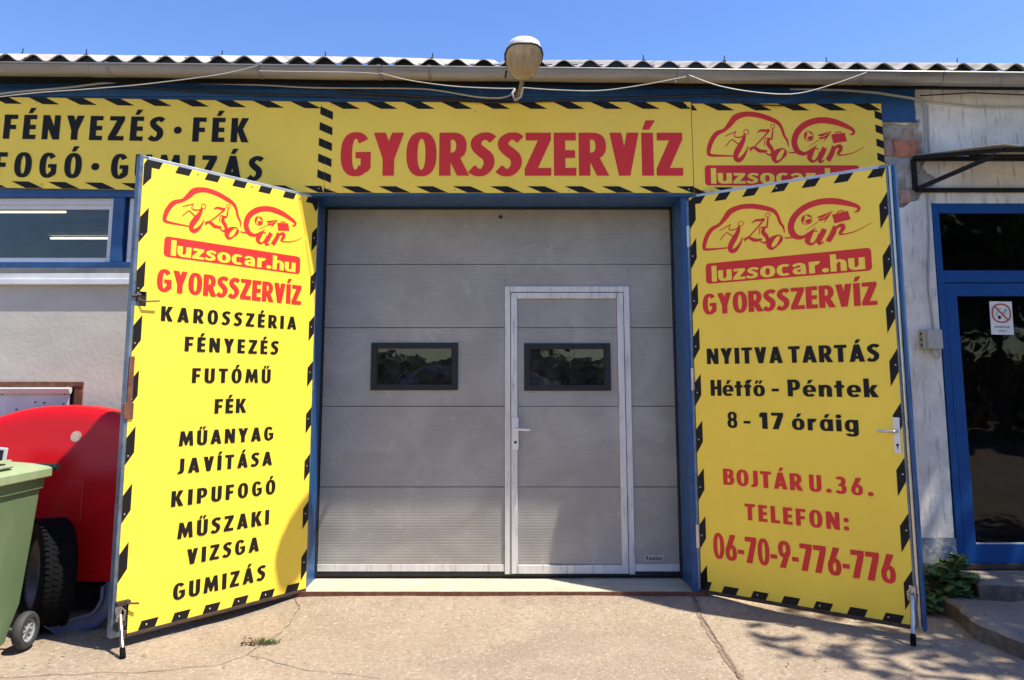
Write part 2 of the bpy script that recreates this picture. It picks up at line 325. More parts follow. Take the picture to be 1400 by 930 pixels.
G['G'] = (.62, [arc(.31, .5, .31, .515, .22, .15, 40, 318), rect(.32, .40, .62, .55), ('P', [(.43, .10), (.55, .08), (.62, .18), (.62, .42), (.43, .42)])])
G['H'] = (.58, [rect(0, 0, .21, 1), rect(.37, 0, .58, 1), rect(.2, .41, .38, .59)])
G['I'] = (.23, [rect(0, 0, .23, 1)])
G['J'] = (.34, [rect(.12, .2, .34, 1), arc(.08, .24, .26, .25, .21, .17, -112, 0)])
G['K'] = (.64, [rect(0, 0, .22, 1), ('P', [(.17, .40), (.38, 1), (.62, 1), (.36, .42)]), ('P', [(.2, .56), (.38, .62), (.65, 0), (.40, 0)])])
G['L'] = (.45, [rect(0, 0, .22, 1), rect(.2, 0, .45, .18)])
G['M'] = (.82, [('P', [(0, 0), (.2, 0), (.27, 1), (.08, 1)]), ('P', [(.82, 0), (.62, 0), (.55, 1), (.74, 1)]), ('P', [(.08, 1), (.27, 1), (.46, .36), (.41, .05), (.36, .05)]), ('P', [(.74, 1), (.55, 1), (.36, .36), (.41, .05), (.46, .05)])])
G['N'] = (.62, [rect(0, 0, .2, 1), rect(.42, 0, .62, 1), ('P', [(0, 1), (.22, 1), (.62, 0), (.40, 0)])])
G['O'] = (.62, [arc(.31, .5, .31, .515, .215, .15, 0, 360, 40)])
G['P'] = (.56, [rect(0, 0, .22, 1), rect(.2, .84, .28, 1), rect(.2, .36, .28, .52), arc(.27, .68, .29, .32, .2, .16, -90, 90)])
G['R'] = (.58, [rect(0, 0, .22, 1), rect(.2, .84, .28, 1), rect(.2, .38, .28, .53), arc(.27, .69, .29, .31, .2, .16, -90, 90), ('P', [(.18, .46), (.40, .46), (.62, 0), (.38, 0)])])
G['S'] = (.50, [sweep([(.47, .84, .19), (.38, .91, .18), (.24, .91, .17), (.12, .80, .20), (.13, .66, .21), (.25, .54, .23), (.37, .42, .22), (.38, .24, .2), (.27, .09, .17), (.13, .08, .18), (.02, .16, .2)])])
G['T'] = (.54, [rect(0, .82, .54, 1), rect(.16, 0, .38, .84)])
G['U'] = (.58, [rect(0, .28, .21, 1), rect(.37, .28, .58, 1), arc(.29, .3, .29, .315, .21, .16, 180, 360)])
G['V'] = (.60, [('P', [(0, 1), (.23, 1), (.41, 0), (.19, 0)]), ('P', [(.60, 1), (.37, 1), (.19, 0), (.41, 0)])])
G['Y'] = (.62, [('P', [(0, 1), (.23, 1), (.42, .45), (.20, .38)]), ('P', [(.62, 1), (.39, 1), (.20, .45), (.42, .38)]), rect(.20, 0, .42, .44)])
G['Z'] = (.54, [rect(0.02, .82, .54, 1), rect(0, 0, .54, .18), ('P', [(.29, .84), (.54, .84), (.25, .16), (0, .16)])])
def sh(k, x): return G[k][1]+x
G['É'] = (.45, sh('E', [acute(.22)])); G['Á'] = (.66, sh('A', [acute(.33)])); G['Í'] = (.23, sh('I', [acute(.1)])); G['Ó'] = (.62, sh('O', [acute(.3)])); G['Ű'] = (.58, sh('U', dacute(.27)))
G['0'] = (.5, [arc(.25, .5, .25, .515, .17, .14, 0, 360, 36)])
G['1'] = (.34, [rect(.12, 0, .34, 1), ('P', [(0, .70), (.14, .72), (.14, 1), (.08, 1), (0, .88)])])
G['3'] = (.48, [arc(.2, .73, .25, .27, .2, .14, -90, 150), arc(.2, .29, .28, .3, .2, .15, -150, 90), rect(.12, .44, .22, .58)])
G['6'] = (.52, [arc(.26, .30, .26, .315, .18, .14, 0, 360, 30), ('P', [(.0, .34), (.24, 1), (.48, 1), (.22, .40)])])
G['9'] = (.52, [arc(.26, .70, .26, .315, .18, .14, 0, 360, 30), ('P', [(.52, .66), (.28, 0), (.04, 0), (.30, .60)])])
G['7'] = (.50, [rect(0, .82, .5, 1), ('P', [(.28, .84), (.5, .84), (.28, 0), (.04, 0)])])
G['8'] = (.52, [arc(.26, .73, .24, .28, .16, .14, 0, 360, 28), arc(.26, .285, .26, .30, .17, .15, 0, 360, 28)])
G['-'] = (.26, [rect(0, .30, .26, .46)])
G['.'] = (.25, [disc(.125, .12, .125)]); G[':'] = (.25, [disc(.125, .14, .125), disc(.125, .6, .125)]); G['·'] = (.30, [disc(.15, .45, .15)]); G[' '] = (.22, [])
xh = .68
G['e'] = (.58, [arc(.29, xh/2, .29, xh/2+.01, .19, .13, 0, 318, 24), rect(.12, .27, .56, .38)])
G['é'] = (.58, G['e'][1]+[acute(.28, .76)])
G['t'] = (.40, [rect(.09, 0, .30, .92), rect(0, .52, .40, .68)])
G['f'] = (.42, [rect(.09, 0, .30, .74), rect(0, .52, .38, .68), arc(.33, .76, .24, .25, .2, .16, 70, 180)])
G['o'] = (.58, [arc(.29, xh/2, .29, xh/2+.01, .2, .14, 0, 360, 30)])
G['ó'] = (.58, G['o'][1]+[acute(.28, .76)]); G['ő'] = (.58, G['o'][1]+dacute(.26, .76))
G['n'] = (.56, [rect(0, 0, .21, xh), rect(.35, 0, .56, .40), arc(.30, .38, .26, .31, .2, .15, 0, 160)])
G['h'] = (.56, [rect(0, 0, .21, 1), rect(.35, 0, .56, .40), arc(.30, .38, .26, .31, .2, .15, 0, 160)])
G['k'] = (.58, [rect(0, 0, .21, 1.04), ('P', [(.17, .30), (.34, xh), (.57, xh), (.34, .32)]), ('P', [(.18, .40), (.36, .44), (.59, 0), (.34, 0)])])
G['r'] = (.40, [rect(0, 0, .21, xh), arc(.28, .38, .26, .31, .2, .2, 60, 160)])
G['a'] = (.58, [arc(.28, xh/2, .28, xh/2+.01, .19, .14, 0, 360, 28), rect(.38, 0, .58, xh)])
G['á'] = (.58, G['a'][1]+[acute(.28, .76)])
G['i'] = (.22, [rect(0, 0, .22, xh), disc(.11, .86, .12)])
G['g'] = (.58, [arc(.28, xh/2, .28, xh/2+.01, .19, .14, 0, 360, 28), rect(.38, -.05, .58, xh), arc(.29, -.05, .29, .22, .2, .13, 200, 360)])
G['l'] = (.21, [rect(0, 0, .21, 1)])
G['u'] = (.56, [rect(.35, 0, .56, xh), rect(0, .28, .21, xh), arc(.26, .30, .26, .31, .2, .15, 180, 345)])
G['z'] = (.48, [rect(.02, xh-.16, .48, xh), rect(0, 0, .48, .16), ('P', [(.24, xh-.14), (.48, xh-.14), (.24, .14), (0, .14)])])
G['s'] = (.48, [sweep([(.45, .53, .14), (.34, .61, .14), (.2, .60, .14), (.12, .50, .17), (.2, .39, .17), (.33, .30, .17), (.36, .17, .17), (.26, .08, .14), (.12, .08, .14), (.01, .15, .15)])])
G['c'] = (.52, [arc(.29, xh/2, .29, xh/2+.01, .2, .14, 48, 312, 24)])
G['q'] = (.56, [sweep([(.05, .50, .15), (.16, .60, .14), (.32, .60, .15), (.40, .48, .19), (.41, .25, .19), (.42, .0, .19)]), sweep([(.42, .38, .12), (.25, .35, .13), (.12, .28, .16), (.12, .14, .17), (.24, .08, .15), (.40, .16, .12)])])  # two-storey a
def put(mb, piece, X, Z, k):
    y = -.0012-.00016*k
    if piece[0] == 'P':
        pts = piece[1]; tr = tessellate_polygon([[Vector((X(p), Z(p), 0)) for p in pts]])
        mb.add([(X(p), y, Z(p)) for p in pts], tr)
    else:
        a, b = piece[1], piece[2]; n = len(a)
        mb.add([(X(p), y, Z(p)) for p in a+b], [(i, i+1, n+i+1, n+i) for i in range(n-1)])
def flat(mb, name, m, parent, label=None):
    o = mb.build(name, m, parent, fix=False); me = o.data
    b = bmesh.new(); b.from_mesh(me)
    for f in b.faces:
        if f.normal.y > 0: f.normal_flip()
    b.to_mesh(me); b.free()
    if label: o['label'] = label
    return o
def text(parent, s, x0, x1, zb, h, m, ws=1., slope=0., label=None, wordgap=None, lift=0):
    ws_ = [G[c][0]*ws*h for c in s]; n = len(s)-1
    tr = (x1-x0-sum(ws_))/max(n, 1); mb = MB(); x = x0
    for i, c in enumerate(s):
        for e in ((-.012, .012) if not lift else (0,)):
            for k, pc in enumerate(G[c][1]): put(mb, pc, lambda p: x+(p[0]*ws+e)*h, lambda p: zb+p[1]*h, k+i % 2*4+lift+(8 if e > 0 else 0))
        x += ws_[i]+tr
    return flat(mb, 'lettering', m, parent, label)
def slog(a): return a
LOGO = [
 sweep([(335, 419, 8), (230, 417, 13), (150, 413, 20), (133, 395, 26), (150, 330, 32), (190, 270, 32), (250, 240, 24), (290, 200, 36), (330, 155, 42), (400, 133, 36), (480, 138, 36), (560, 162, 34), (620, 190, 28), (648, 230, 20), (662, 280, 18), (682, 315, 14), (688, 358, 4)]),
 sweep([(392, 265, 4), (383, 300, 22), (355, 350, 38), (325, 400, 38), (322, 440, 30), (350, 443, 30), (385, 405, 18), (410, 352, 5)]),
 arc(400, 254, 19, 19, 5, 5, 0, 360, 24),
 sweep([(250, 285, 5), (290, 268, 7), (328, 250, 5)], 4), sweep([(328, 250, 6), (316, 285, 7), (350, 292, 9), (385, 278, 5)], 4), sweep([(385, 268, 6), (372, 300, 9), (350, 345, 12)], 4),
 sweep([(252, 354, 6), (290, 312, 6), (305, 310, 8), (350, 345, 8)], 4),
 sweep([(474, 262, 4), (500, 245, 14), (535, 246, 18), (562, 240, 12)], 5), sweep([(560, 245, 12), (500, 310, 9), (420, 385, 8)], 4), sweep([(415, 372, 8), (450, 362, 18), (490, 385, 24), (540, 385, 12)], 5),
 arc(585, 216, 16, 16, 4, 4, 0, 360, 22), sweep([(585, 232, 6), (580, 270, 10), (572, 300, 10), (530, 300, 6), (522, 350, 5)], 4),
 sweep([(578, 305, 6), (556, 305, 18), (548, 335, 28), (568, 365, 28), (575, 395, 20), (555, 412, 14), (520, 392, 5)]),
 sweep([(665, 375, 10), (640, 370, 12), (600, 395, 36), (583, 430, 36), (600, 458, 20), (635, 440, 12), (662, 405, 24), (668, 378, 12)]),
 sweep([(685, 392, 6), (710, 396, 10), (740, 394, 8)], 3),
 sweep([(1118, 272, 6), (1140, 268, 16), (1143, 242, 22), (1080, 208, 34), (1000, 182, 42), (910, 175, 42), (820, 200, 42), (755, 255, 42), (730, 325, 40), (750, 385, 38), (800, 402, 24), (850, 372, 12), (885, 345, 5)]),
 sweep([(895, 372, 8), (870, 368, 12), (845, 395, 34), (830, 430, 34), (850, 456, 18), (880, 440, 12), (905, 390, 10)]),
 sweep([(938, 362, 34), (920, 400, 34), (900, 440, 30), (905, 460, 16), (930, 448, 8)], 5),
 sweep([(1005, 352, 30), (985, 400, 34), (955, 450, 34)], 4), sweep([(985, 395, 8), (1015, 360, 18), (1045, 352, 26), (1048, 375, 26), (1028, 405, 16), (1055, 412, 8), (1130, 398, 6), (1218, 355, 2)]),
 arc(832, 284, 34, 34, 5, 5, 0, 360, 28), ('P', [(803, 262), (818, 250), (822, 275), (806, 305), (799, 290)]), ('P', [(822, 290), (850, 280), (862, 292), (845, 312), (828, 308)]), ('P', [(833, 252), (850, 254), (861, 270), (845, 268)]),
 sweep([(828, 354, 3), (880, 322, 5), (905, 305, 5)], 3), ('P', [(895, 275), (995, 246), (930, 285), (900, 283)]), ('P', [(903, 290), (935, 288), (992, 250), (940, 298), (912, 308)]), ('P', [(935, 322), (947, 290), (995, 248), (962, 292)]),
 ('P', [(988, 272), (1083, 260), (1096, 318), (1000, 333)]), sweep([(1020, 268, 7), (1024, 258, 7), (1052, 254, 7), (1056, 264, 7)], 3)]
def logo(parent, x0, x1, z0, z1, m='red_print'):
    """pictogram of the two joined cars; source box 120..1220 x 120..470"""
    mb = MB(); fx = (x1-x0)/1100; fz = (z1-z0)/350
    for k, pc in enumerate(LOGO): put(mb, pc, lambda p: x0+(p[0]-120)*fx, lambda p: z0+(470-p[1])*fz, k % 12)
    o = flat(mb, 'logo', m, parent); o['label'] = 'red line drawing of two joined cars with scribbled figures'
    return o
def webbar(parent, x0, x1, z0, z1):
    mb = MB(); r = .025; pts = []
    for cx, cz, a0 in ((x1-r, z1-r, 0), (x0+r, z1-r, 90), (x0+r, z0+r, 180), (x1-r, z0+r, 270)):
        for i in range(6): a = radians(a0+18*i); pts.append((cx+r*cos(a), cz+r*sin(a)))
    put(mb, ('P', pts), lambda p: p[0], lambda p: p[1], 0)
    flat(mb, 'web_address_bar', 'red_print', parent)
    h = (z1-z0)*.80; zb = z0+(z1-z0)*.09
    text(parent, 'luzsocqr.hu', x0+.045, x1-.04, zb, h*.96, 'yellow', ws=1.55*(x1-x0)/1.15*.156/(z1-z0), lift=6)
def stripes(parent, quads, y=0):
    for q in quads:
        if max(p[0] for p in q)-min(p[0] for p in q) < .004: continue
        mb = MB(); put(mb, ('P', q), lambda p: p[0], lambda p: p[1], 0)
        flat(mb, 'border_stripe', 'black_print', parent)
def screws(parent, pts, m='chrome'):
    mb = MB()
    for x, z in pts: mb.lathe([(0, -.005), (.004, -.0045), (.0065, -.002), (.007, .0)], (x, 0, z), (0, 1, 0), 8)
    o = mb.build('screw_heads', m, parent, smooth=True); o['kind'] = 'stuff'; return o

# ------------------------------------------------------------ ground
def gh(x, y):
    a = min(1, max(0, (y+.45)/.42)); a = a*a*(3-2*a); b_ = min(1, max(0, (1.9-abs(x-.1))/.5)); return .036*a*b_+.002
def ground():
    mb = MB(); xs = []; ys = []
    x = -60.
    while x < 60: xs.append(x); x += .05 if -4.2 < x < 4.4 else (.4 if -9 < x < 9 else 6)
    y = -60.
    while y < 60: ys.append(y); y += .05 if -2.6 < y < .35 else (.4 if -7 < y < 2 else 6)
    xs.append(60); ys.append(60)
    vs = []
    for yy in ys:
        for xx in xs:
            z = .010*noise.noise(Vector((xx*1.1, yy*1.4, 3)))+.004*noise.noise(Vector((xx*6, yy*6, 1)))
            vs.append((xx, yy, z-.008+gh(xx, yy) if abs(xx) < 12 and abs(yy) < 12 else -.008))
    n = len(xs); fs = [(j*n+i, j*n+i+1, (j+1)*n+i+1, (j+1)*n+i) for j in range(len(ys)-1) for i in range(n-1)]
    mb.add(vs, fs); o = mb.build('ground', 'ground', smooth=True, fix=False)
    tag(o, 'cracked pale concrete forecourt in front of the workshop', kind='structure')
ground()
def crack(pts, wid, name, m, label, jit=.012, z=.0035):
    mb = MB(); P = []
    for i in range(len(pts)-1):
        a = Vector(pts[i]); b = Vector(pts[i+1]); n = max(2, int((b-a).length/.03))
        for k in range(n): P.append(a.lerp(b, k/n))
    P.append(Vector(pts[-1])); vs = []
    for i, p in enumerate(P):
        d = (P[min(i+1, len(P)-1)]-P[max(i-1, 0)]).normalized(); nn = Vector((-d.y, d.x))
        q = p+nn*jit*noise.noise(Vector((p.x*9, p.y*9, wid*99)))*2; ww = wid*(.35+.9*abs(noise.noise(Vector((p.x*14, p.y*14, 5)))))
        zz_ = z-.008+gh(q.x, q.y)+.010*noise.noise(Vector((q.x*1.1, q.y*1.4, 3)))+.004*noise.noise(Vector((q.x*6, q.y*6, 1)))
        vs += [(q.x+nn.x*ww, q.y+nn.y*ww, zz_), (q.x-nn.x*ww, q.y-nn.y*ww, zz_)]
    mb.add(vs, [(2*i, 2*i+1, 2*i+3, 2*i+2) for i in range(len(P)-1)])
    o = mb.build(name, m, fix=False)
    for f in o.data.polygons: pass
    return tag(o, label, kind='structure')
g2 = lambda *p: [tuple(ag(x, y)[:2]) for x, y in p]
crack([(1.33, .0)]+g2((965, 850), (990, 890), (1015, 930), (1035, 960)), .011, 'ground_joint', 'crackm', 'soil filled joint running from the gate towards the viewer', .007, .006)
crack([(1.33, .0)]+g2((963, 850), (988, 890), (1013, 930), (1035, 960)), .028, 'ground_joint', 'jointm', 'wide weathered band along the joint before the right gate leaf', .012, .0035)
crack(g2((405, 815), (408, 835), (395, 855), (360, 880), (335, 895), (300, 908), (240, 915), (120, 920), (0, 925)), .0045, 'ground_crack', 'crackm', 'thin crack wandering past the grass tuft')
crack(g2((335, 895), (420, 915), (520, 926)), .0035, 'ground_crack', 'crackm', 'hairline crack branching right below the grass tuft')
def blob(pts, z, name, m, label):
    mb = MB(); tr = tessellate_polygon([[Vector((*p, 0)) for p in pts]]); mb.add([(*p, z) for p in pts], tr)
    o = mb.build(name, m, fix=False); return tag(o, label, kind='structure')

# ------------------------------------------------------------ building
bld = empty('workshop_building', (0, 0, 0), 0, 'long single storey workshop with grey render, white plaster and blue fascia', 'building')
def cells(x0, x1, z0, z1, y0, y1, holes):
    xs = sorted({x0, x1, *[h[0] for h in holes], *[h[1] for h in holes]}); zs = sorted({z0, z1, *[h[2] for h in holes], *[h[3] for h in holes]})
    mb = MB()
    xs = [x for x in xs if x0 <= x <= x1]; zs = [z for z in zs if z0 <= z <= z1]
    for i in range(len(xs)-1):
        j = 0
        while j < len(zs)-1:
            mx = (xs[i]+xs[i+1])/2
            inh = lambda jj: any(h[0] < mx < h[1] and h[2] < (zs[jj]+zs[jj+1])/2 < h[3] for h in holes)
            if inh(j): j += 1; continue
            k = j
            while k+1 < len(zs)-1 and not inh(k+1): k += 1
            mb.box(xs[i], y0, zs[j], xs[i+1], y1, zs[k+1]); j = k+1
    return mb
cells(-9, -1.42, -.2, 3.75, 0, .32, [(-9, -1.6, 2.30, 2.90), (-4.45, -3.03, .62, 1.51)]).build('wall', 'plaster_g', bld)['label'] = 'grey cement rendered wall left of the gate'
cells(-1.42, 1.42, 2.90, 3.75, 0, .32, []).build('wall', 'plaster_g', bld)
# right wall: rough cement core and a plaster coat broken away round the bricks
core = cells(1.42, 9, -.2, 3.85, .03, .34, [(3.20, 4.62, .2, 2.83)]).build('wall', 'cement', bld)
patch = [(2.80, 3.44), (2.95, 3.455), (3.06, 3.43), (3.12, 3.47), (3.165, 3.49), (3.15, 3.40), (3.185, 3.35), (3.175, 3.27), (3.19, 3.20), (3.165, 3.12), (3.19, 3.06), (3.25, 3.03), (3.24, 2.97), (3.20, 2.93), (3.13, 2.90), (3.11, 2.85), (3.05, 2.845), (3.0, 2.80), (2.80, 2.785)]
out = [(1.42, -.2), (1.42, 3.85), (2.80, 3.85), (2.80, 3.44)]+[(x+.006*sin(x*97+z*53), z+.006*cos(x*71+z*31)) for x, z in patch[1:-1]]+[(2.80, 2.785), (2.80, -.2)]
def coat(poly, y0, y1, m, label=None):
    mb = MB(); mb.prism(poly, lambda x, z, d: (x, d, z), y0, y1); o = mb.build('plaster_coat', m, bld)
    if label: o['label'] = label
    return o
def roughline(pts, amp=.008, step=.03, seed=0):
    r = []
    for i in range(len(pts)-1):
        a, b = Vector(pts[i]), Vector(pts[i+1]); n = max(1, int((b-a).length/step))
        for k in range(n):
            q = a.lerp(b, k/n); e = 0 if k == 0 and i == 0 else amp
            r.append((q.x+e*noise.noise(Vector((q.x*40, q.y*40, seed))), q.y+e*noise.noise(Vector((q.x*40, q.y*40, seed+7)))))
    r.append(pts[-1]); return r
edge = roughline(patch, .014, .025)
coat([(2.80, 3.85)]+edge+[(2.80, 2.60), (2.80, .42)]+[(3.19, .42), (3.2, 2.83), (4.62, 2.83), (4.62, -.2), (9, -.2), (9, 3.85)], .0, .032, 'plaster_w', 'white washed plaster, stained and scratched, right of the gate')
coat([(1.42, -.2), (2.80, -.2), (2.80, 3.85), (1.42, 3.85)], .002, .032, 'plaster_w')
coat([(2.80, -.2), (3.2, -.2), (3.2, .415), (2.80, .417)], -.004, .032, 'base_blue', 'flaking blue and white painted base of the wall')
# bricks in the broken patch
rb = random.Random(3)
def brick(x0, z0, x1, z1, m, d=.03, seed=1):
    r = random.Random(seed); mb = MB(); nx, nz = 5, 4; vs = []; 
    for j in range(nz+1):
        for i in range(nx+1):
            e = i in (0, nx) or j in (0, nz)
            vs.append((x0+(x1-x0)*i/nx+(r.uniform(-.006, .006)), (.045-d+(.012 if e else 0)+r.uniform(-.003, .003)), z0+(z1-z0)*j/nz+r.uniform(-.005, .005)))
    fs = [(j*(nx+1)+i, j*(nx+1)+i+1, (j+1)*(nx+1)+i+1, (j+1)*(nx+1)+i) for j in range(nz) for i in range(nx)]
    k = len(vs); ring = [i for i in range(nx+1)]+[j*(nx+1)+nx for j in range(1, nz+1)]+[nz*(nx+1)+i for i in range(nx-1, -1, -1)]+[j*(nx+1) for j in range(nz-1, 0, -1)]
    vs += [(vs[i][0], .06, vs[i][2]) for i in ring]
    n = len(ring); fs += [(ring[a], ring[(a+1) % n], k+(a+1) % n, k+a) for a in range(n)]
    mb.add(vs, fs); o = mb.build('brick', m, core, smooth=True); return o
brick(2.962, 3.195, 3.145, 3.325, 'brick', .04, 1)['label'] = 'whole orange red brick laid bare'
brick(2.875, 3.20, 2.95, 3.33, 'brick_d', .035, 2); brick(2.87, 3.345, 3.03, 3.435, 'cement', .035, 3); brick(3.04, 3.35, 3.13, 3.42, 'brick_d', .025, 4)
brick(2.83, 3.08, 2.93, 3.185, 'brick', .015, 5); brick(2.945, 3.085, 3.09, 3.18, 'cement', .03, 6); brick(2.84, 2.96, 3.02, 3.07, 'cement', .028, 7); brick(3.03, 2.95, 3.14, 3.06, 'cement', .038, 8)
brick(2.85, 2.82, 2.96, 2.945, 'cement', .03, 9); brick(2.97, 2.83, 3.06, 2.94, 'brick_d', .045, 10); brick(3.10, 3.07, 3.15, 3.18, 'cement', .04, 12)
# blue fascia board
mb = MB(); mb.prism(roughline([(3.13, 3.455), (3.12, 3.60), (3.14, 3.74)], .012)+[(-9, 3.84), (-9, 2.90), (2.862, 2.875), (2.862, 3.455)], lambda x, z, d: (x, d, z), -.018, 0)
mb.build('fascia', 'blue', bld)['label'] = 'dark blue fascia board under the gutter'
MB().box(-9, -.03, 3.652, 2.0, -.0185, 3.71).build('fascia_rail', 'blue', bld, bev=.003)
mb = MB().box(-9, -.13, 3.755, 9, .5, 3.775); mb.build('soffit', 'blacksteel', bld)
MB().bar((-9, -.09, 3.84), (9, -.09, 3.69), .025, .11).build('eave_board', 'blacksteel', bld)
# back part and the room
tag(MB().box(-8.8, .4, -.02, 8.8, 7, .03).build('workshop_floor', 'slab'), 'dark workshop floor behind the gate', kind='structure')
mb = MB(); mb.box(-9, 7, -.2, 9, 7.2, 4.5); mb.box(-9, .32, -.2, -8.8, 7, 4.2); mb.box(8.8, .34, -.2, 9, 7, 4.2); mb.box(2.2, .35, 0, 2.35, 7, 3.74)
mb.build('inner_wall', 'interior', bld)
MB().box(-9, .36, 3.40, 9, 7, 3.5).build('ceiling', 'interior', bld)
# roof of corrugated sheets
roof = empty('roof'); roof.parent = bld
PER = .196; SL = .436
def sheet(x0, i):
    n = 7*10; vs = []; L = 6.6; amp = .026; r = random.Random(i*5+1); dz = r.uniform(-.004, .007); dy = r.uniform(-.02, .02); skew = r.uniform(-.006, .006)
    for th in (0, -.007):
        for (yy) in (-.20+dy, 2.1, L):
            for k in range(n+1):
                x = x0+PER*7*k/n; vs.append((x, yy+skew*(k/n), 3.848-.0110*x+(yy+.2)*SL+amp*sin(2*pi*(x+9)/PER)+th+dz))
    m = n+1; fs = []
    for j in (0, 1):
        for k in range(n): fs.append((j*m+k, j*m+k+1, (j+1)*m+k+1, (j+1)*m+k)); a = 3*m; fs.append((a+j*m+k, a+(j+1)*m+k, a+(j+1)*m+k+1, a+j*m+k+1))
    for k in range(n): fs.append((k, 3*m+k, 3*m+k+1, k+1))
    mb = MB(); mb.add(vs, fs); return mb.build('corrugated_sheet', 'asb', roof, smooth=True, fix=False)
mb = MB(); vs = []; n_ = 900
for k in range(n_+1):
    x = -9+18*k/n_; vs += [(x, -.165, 3.80-.011*x), (x, -.165, 3.848-.011*x+.035*SL+.026*sin(2*pi*(x+9)/PER)-.010)]
mb.add(vs, [(2*k, 2*k+2, 2*k+3, 2*k+1) for k in range(n_)]); mb.build('eave_shade_strip', 'gap', roof, fix=False)  # added black strip, paints the darkness under the roof crests
x = -9.; i = 0
while x < 9: sheet(x, i); x += PER*7; i += 1
for i, px in enumerate([30, 118, 303, 445, 591, 880, 990, 1130, 1308]):
    p = at(px, 80, .05); z = 3.848-.011*p.x+.25*SL+.022
    mb = MB().tube([(p.x, .05, z), (p.x+.004*(-1)**i, .05, z+.045)], .004, 6); mb.lathe([(0, .012), (.012, .006), (.016, 0)], (p.x, .05, z), (0, 0, 1), 8)
    mb.build('roof_hook', 'blacksteel', roof, smooth=True)
# gutter
gut = empty('gutter', (0, 0, 0), 0, 'weathered zinc half round gutter along the whole eave', 'gutter')
gz = lambda x: 3.765-.0108*x
def trough(x0, x1, j):
    mb = MB(); R = .066; vs = []; n = 14; xs = [x0+(x1-x0)*i/10 for i in range(11)]; r = random.Random(j)
    for x in xs:
        z = gz(x)+r.uniform(-.002, .002)
        for k in range(n+1):
            a = pi+pi*k/n; vs.append((x, -.215+R*cos(a)*1.0, z+R*sin(a)*1.05))
        vs.append((x, -.215+R+.012, z+.012)); 
        for k in range(n+1):
            a = 2*pi-pi*k/n; vs.append((x, -.215+(R-.003)*cos(a), z+(R-.003)*sin(a)*1.05+.001))
    m = 2*n+3; fs = [(i*m+k, i*m+(k+1) % m, (i+1)*m+(k+1) % m, (i+1)*m+k) for i in range(len(xs)-1) for k in range(m)]
    mb.add(vs, fs); mb.tube([(x, -.215-R-.004, gz(x)+.004) for x in xs], .0075, 8)
    return mb.build('gutter_length', 'galv', gut, smooth=True)
seams = [-9, -3.0, -.87, 1.27, 3.2, 9]
for j in range(len(seams)-1): trough(seams[j]+.002, seams[j+1]-.002, j)
for px in (146, 354, 519, 588, 942, 1180, 1372):
    x = at(px, 100, -.28).x; mb = MB(); vs = []
    for dx in (-.013, .013):
        for k in range(13):
            a = pi-.25+(pi+.4)*k/12
            vs.append((x+dx+.02*(k/12)-.01, -.215+.070*cos(a), gz(x)+.070*sin(a)*1.05+.001))
    mb.add(vs, [(k, k+1, 14+k, 13+k) for k in range(12)]); mb.build('bracket', 'galv2', gut, smooth=True, fix=False)

# ------------------------------------------------------------ sill of the gateway
tag(MB().box(-1.42, .0, -.1, 1.42, .42, .052).build('gateway_sill', 'sill_con', bev=.006), 'sandy concrete sill in the gateway', kind='structure')
tag(MB().box(-1.46, -.012, -.05, 1.44, -.0005, .058).build('sill_edge_iron', 'rust', bev=.002), 'brown rusty edge iron along the front of the gateway sill', 'edge iron')
# ------------------------------------------------------------ gate frame (blue steel portal)
gf = empty('gate_frame'); gf.parent = bld; gf['label'] = 'dark blue steel frame lining the gateway'
for s in (-1, 1):
    ji = 1.386 if s < 0 else 1.337
    MB().box(s*ji, .046 if s < 0 else .008, .055, s*(1.43 if s < 0 else 1.42), .05, 2.885).build('jamb', 'blue', gf, bev=.003)
    MB().box(s*(ji+.006), .0505, .055, s*1.43, .34, 2.885).build('jamb_lining', 'blue', gf, bev=.003)
    MB().box(s*(ji+.03), .3405, .055, s*1.43, .46, 2.9).build('guide_rail', 'gap', gf)
MB().box(-1.425, -.022, 2.8855, 1.425, .05, 2.93).build('lintel', 'blue', gf, bev=.003)
MB().box(-1.43, .0505, 2.886, 1.43, .37, 2.95).build('lintel_lining', 'blue', gf)
# ------------------------------------------------------------ sectional garage door
DY = .38; DL, DR = -1.382, 1.333; DB, DT = .075, 2.90
gd = empty('garage_door', (0, DY, 0), 0, 'grey ribbed sectional garage door with a pedestrian door in it', 'garage door')
zj = [.155, .72, 1.325, 1.93, 2.43, DT]
WX0, WX1, WZ0, WZ1 = .023, .997, .085, 2.253   # wicket outer
MB().box(DL-.02, .03, DB-.01, DR+.03, .05, DT).build('backing', 'gap', gd)
for k in range(5):
    z0, z1 = zj[k]+(.0025 if k else 0), zj[k+1]-.0025
    if z1 <= WZ1 or z0 < WZ1:
        for x0, x1 in ((DL, WX0-.001), (WX1+.001, DR)): MB().box(x0, 0, z0, x1, .029, z1).build('door_panel', 'door', gd, bev=.002)
        if z1 > WZ1: MB().box(WX0-.001, 0, WZ1+.001, WX1+.001, .029, z1).build('door_panel', 'door', gd, bev=.0)
    else: MB().box(DL, 0, z0, DR, .029, z1).build('door_panel', 'door', gd, bev=.002)
for x0, x1 in ((DL, WX0-.002), (WX1+.002, DR)):
    MB().box(x0, -.006, .104, x1, .02, .155).build('bottom_rail', 'alu', gd, bev=.002)
MB().box(DL-.01, -.004, .066, DR+.01, .025, .103).build('bottom_seal', 'gap', gd, bev=.004)
MB().box(DL-.02, -.02, 2.868, DR+.03, .0, 2.95).build('top_seal', 'gap', gd)
for s, x in ((-1, DL-.004), (1, DR)): MB().box(x, -.03, .06, x+s*.03, .01, 2.9).build('side_seal', 'gap', gd, bev=.003)
mb = MB(); mb.lathe([(0, -.012), (.012, -.008), (.016, 0)], (-.01, -.0, 2.81), (0, 1, 0), 10); mb.build('peg', 'rubber_g', gd, smooth=True)
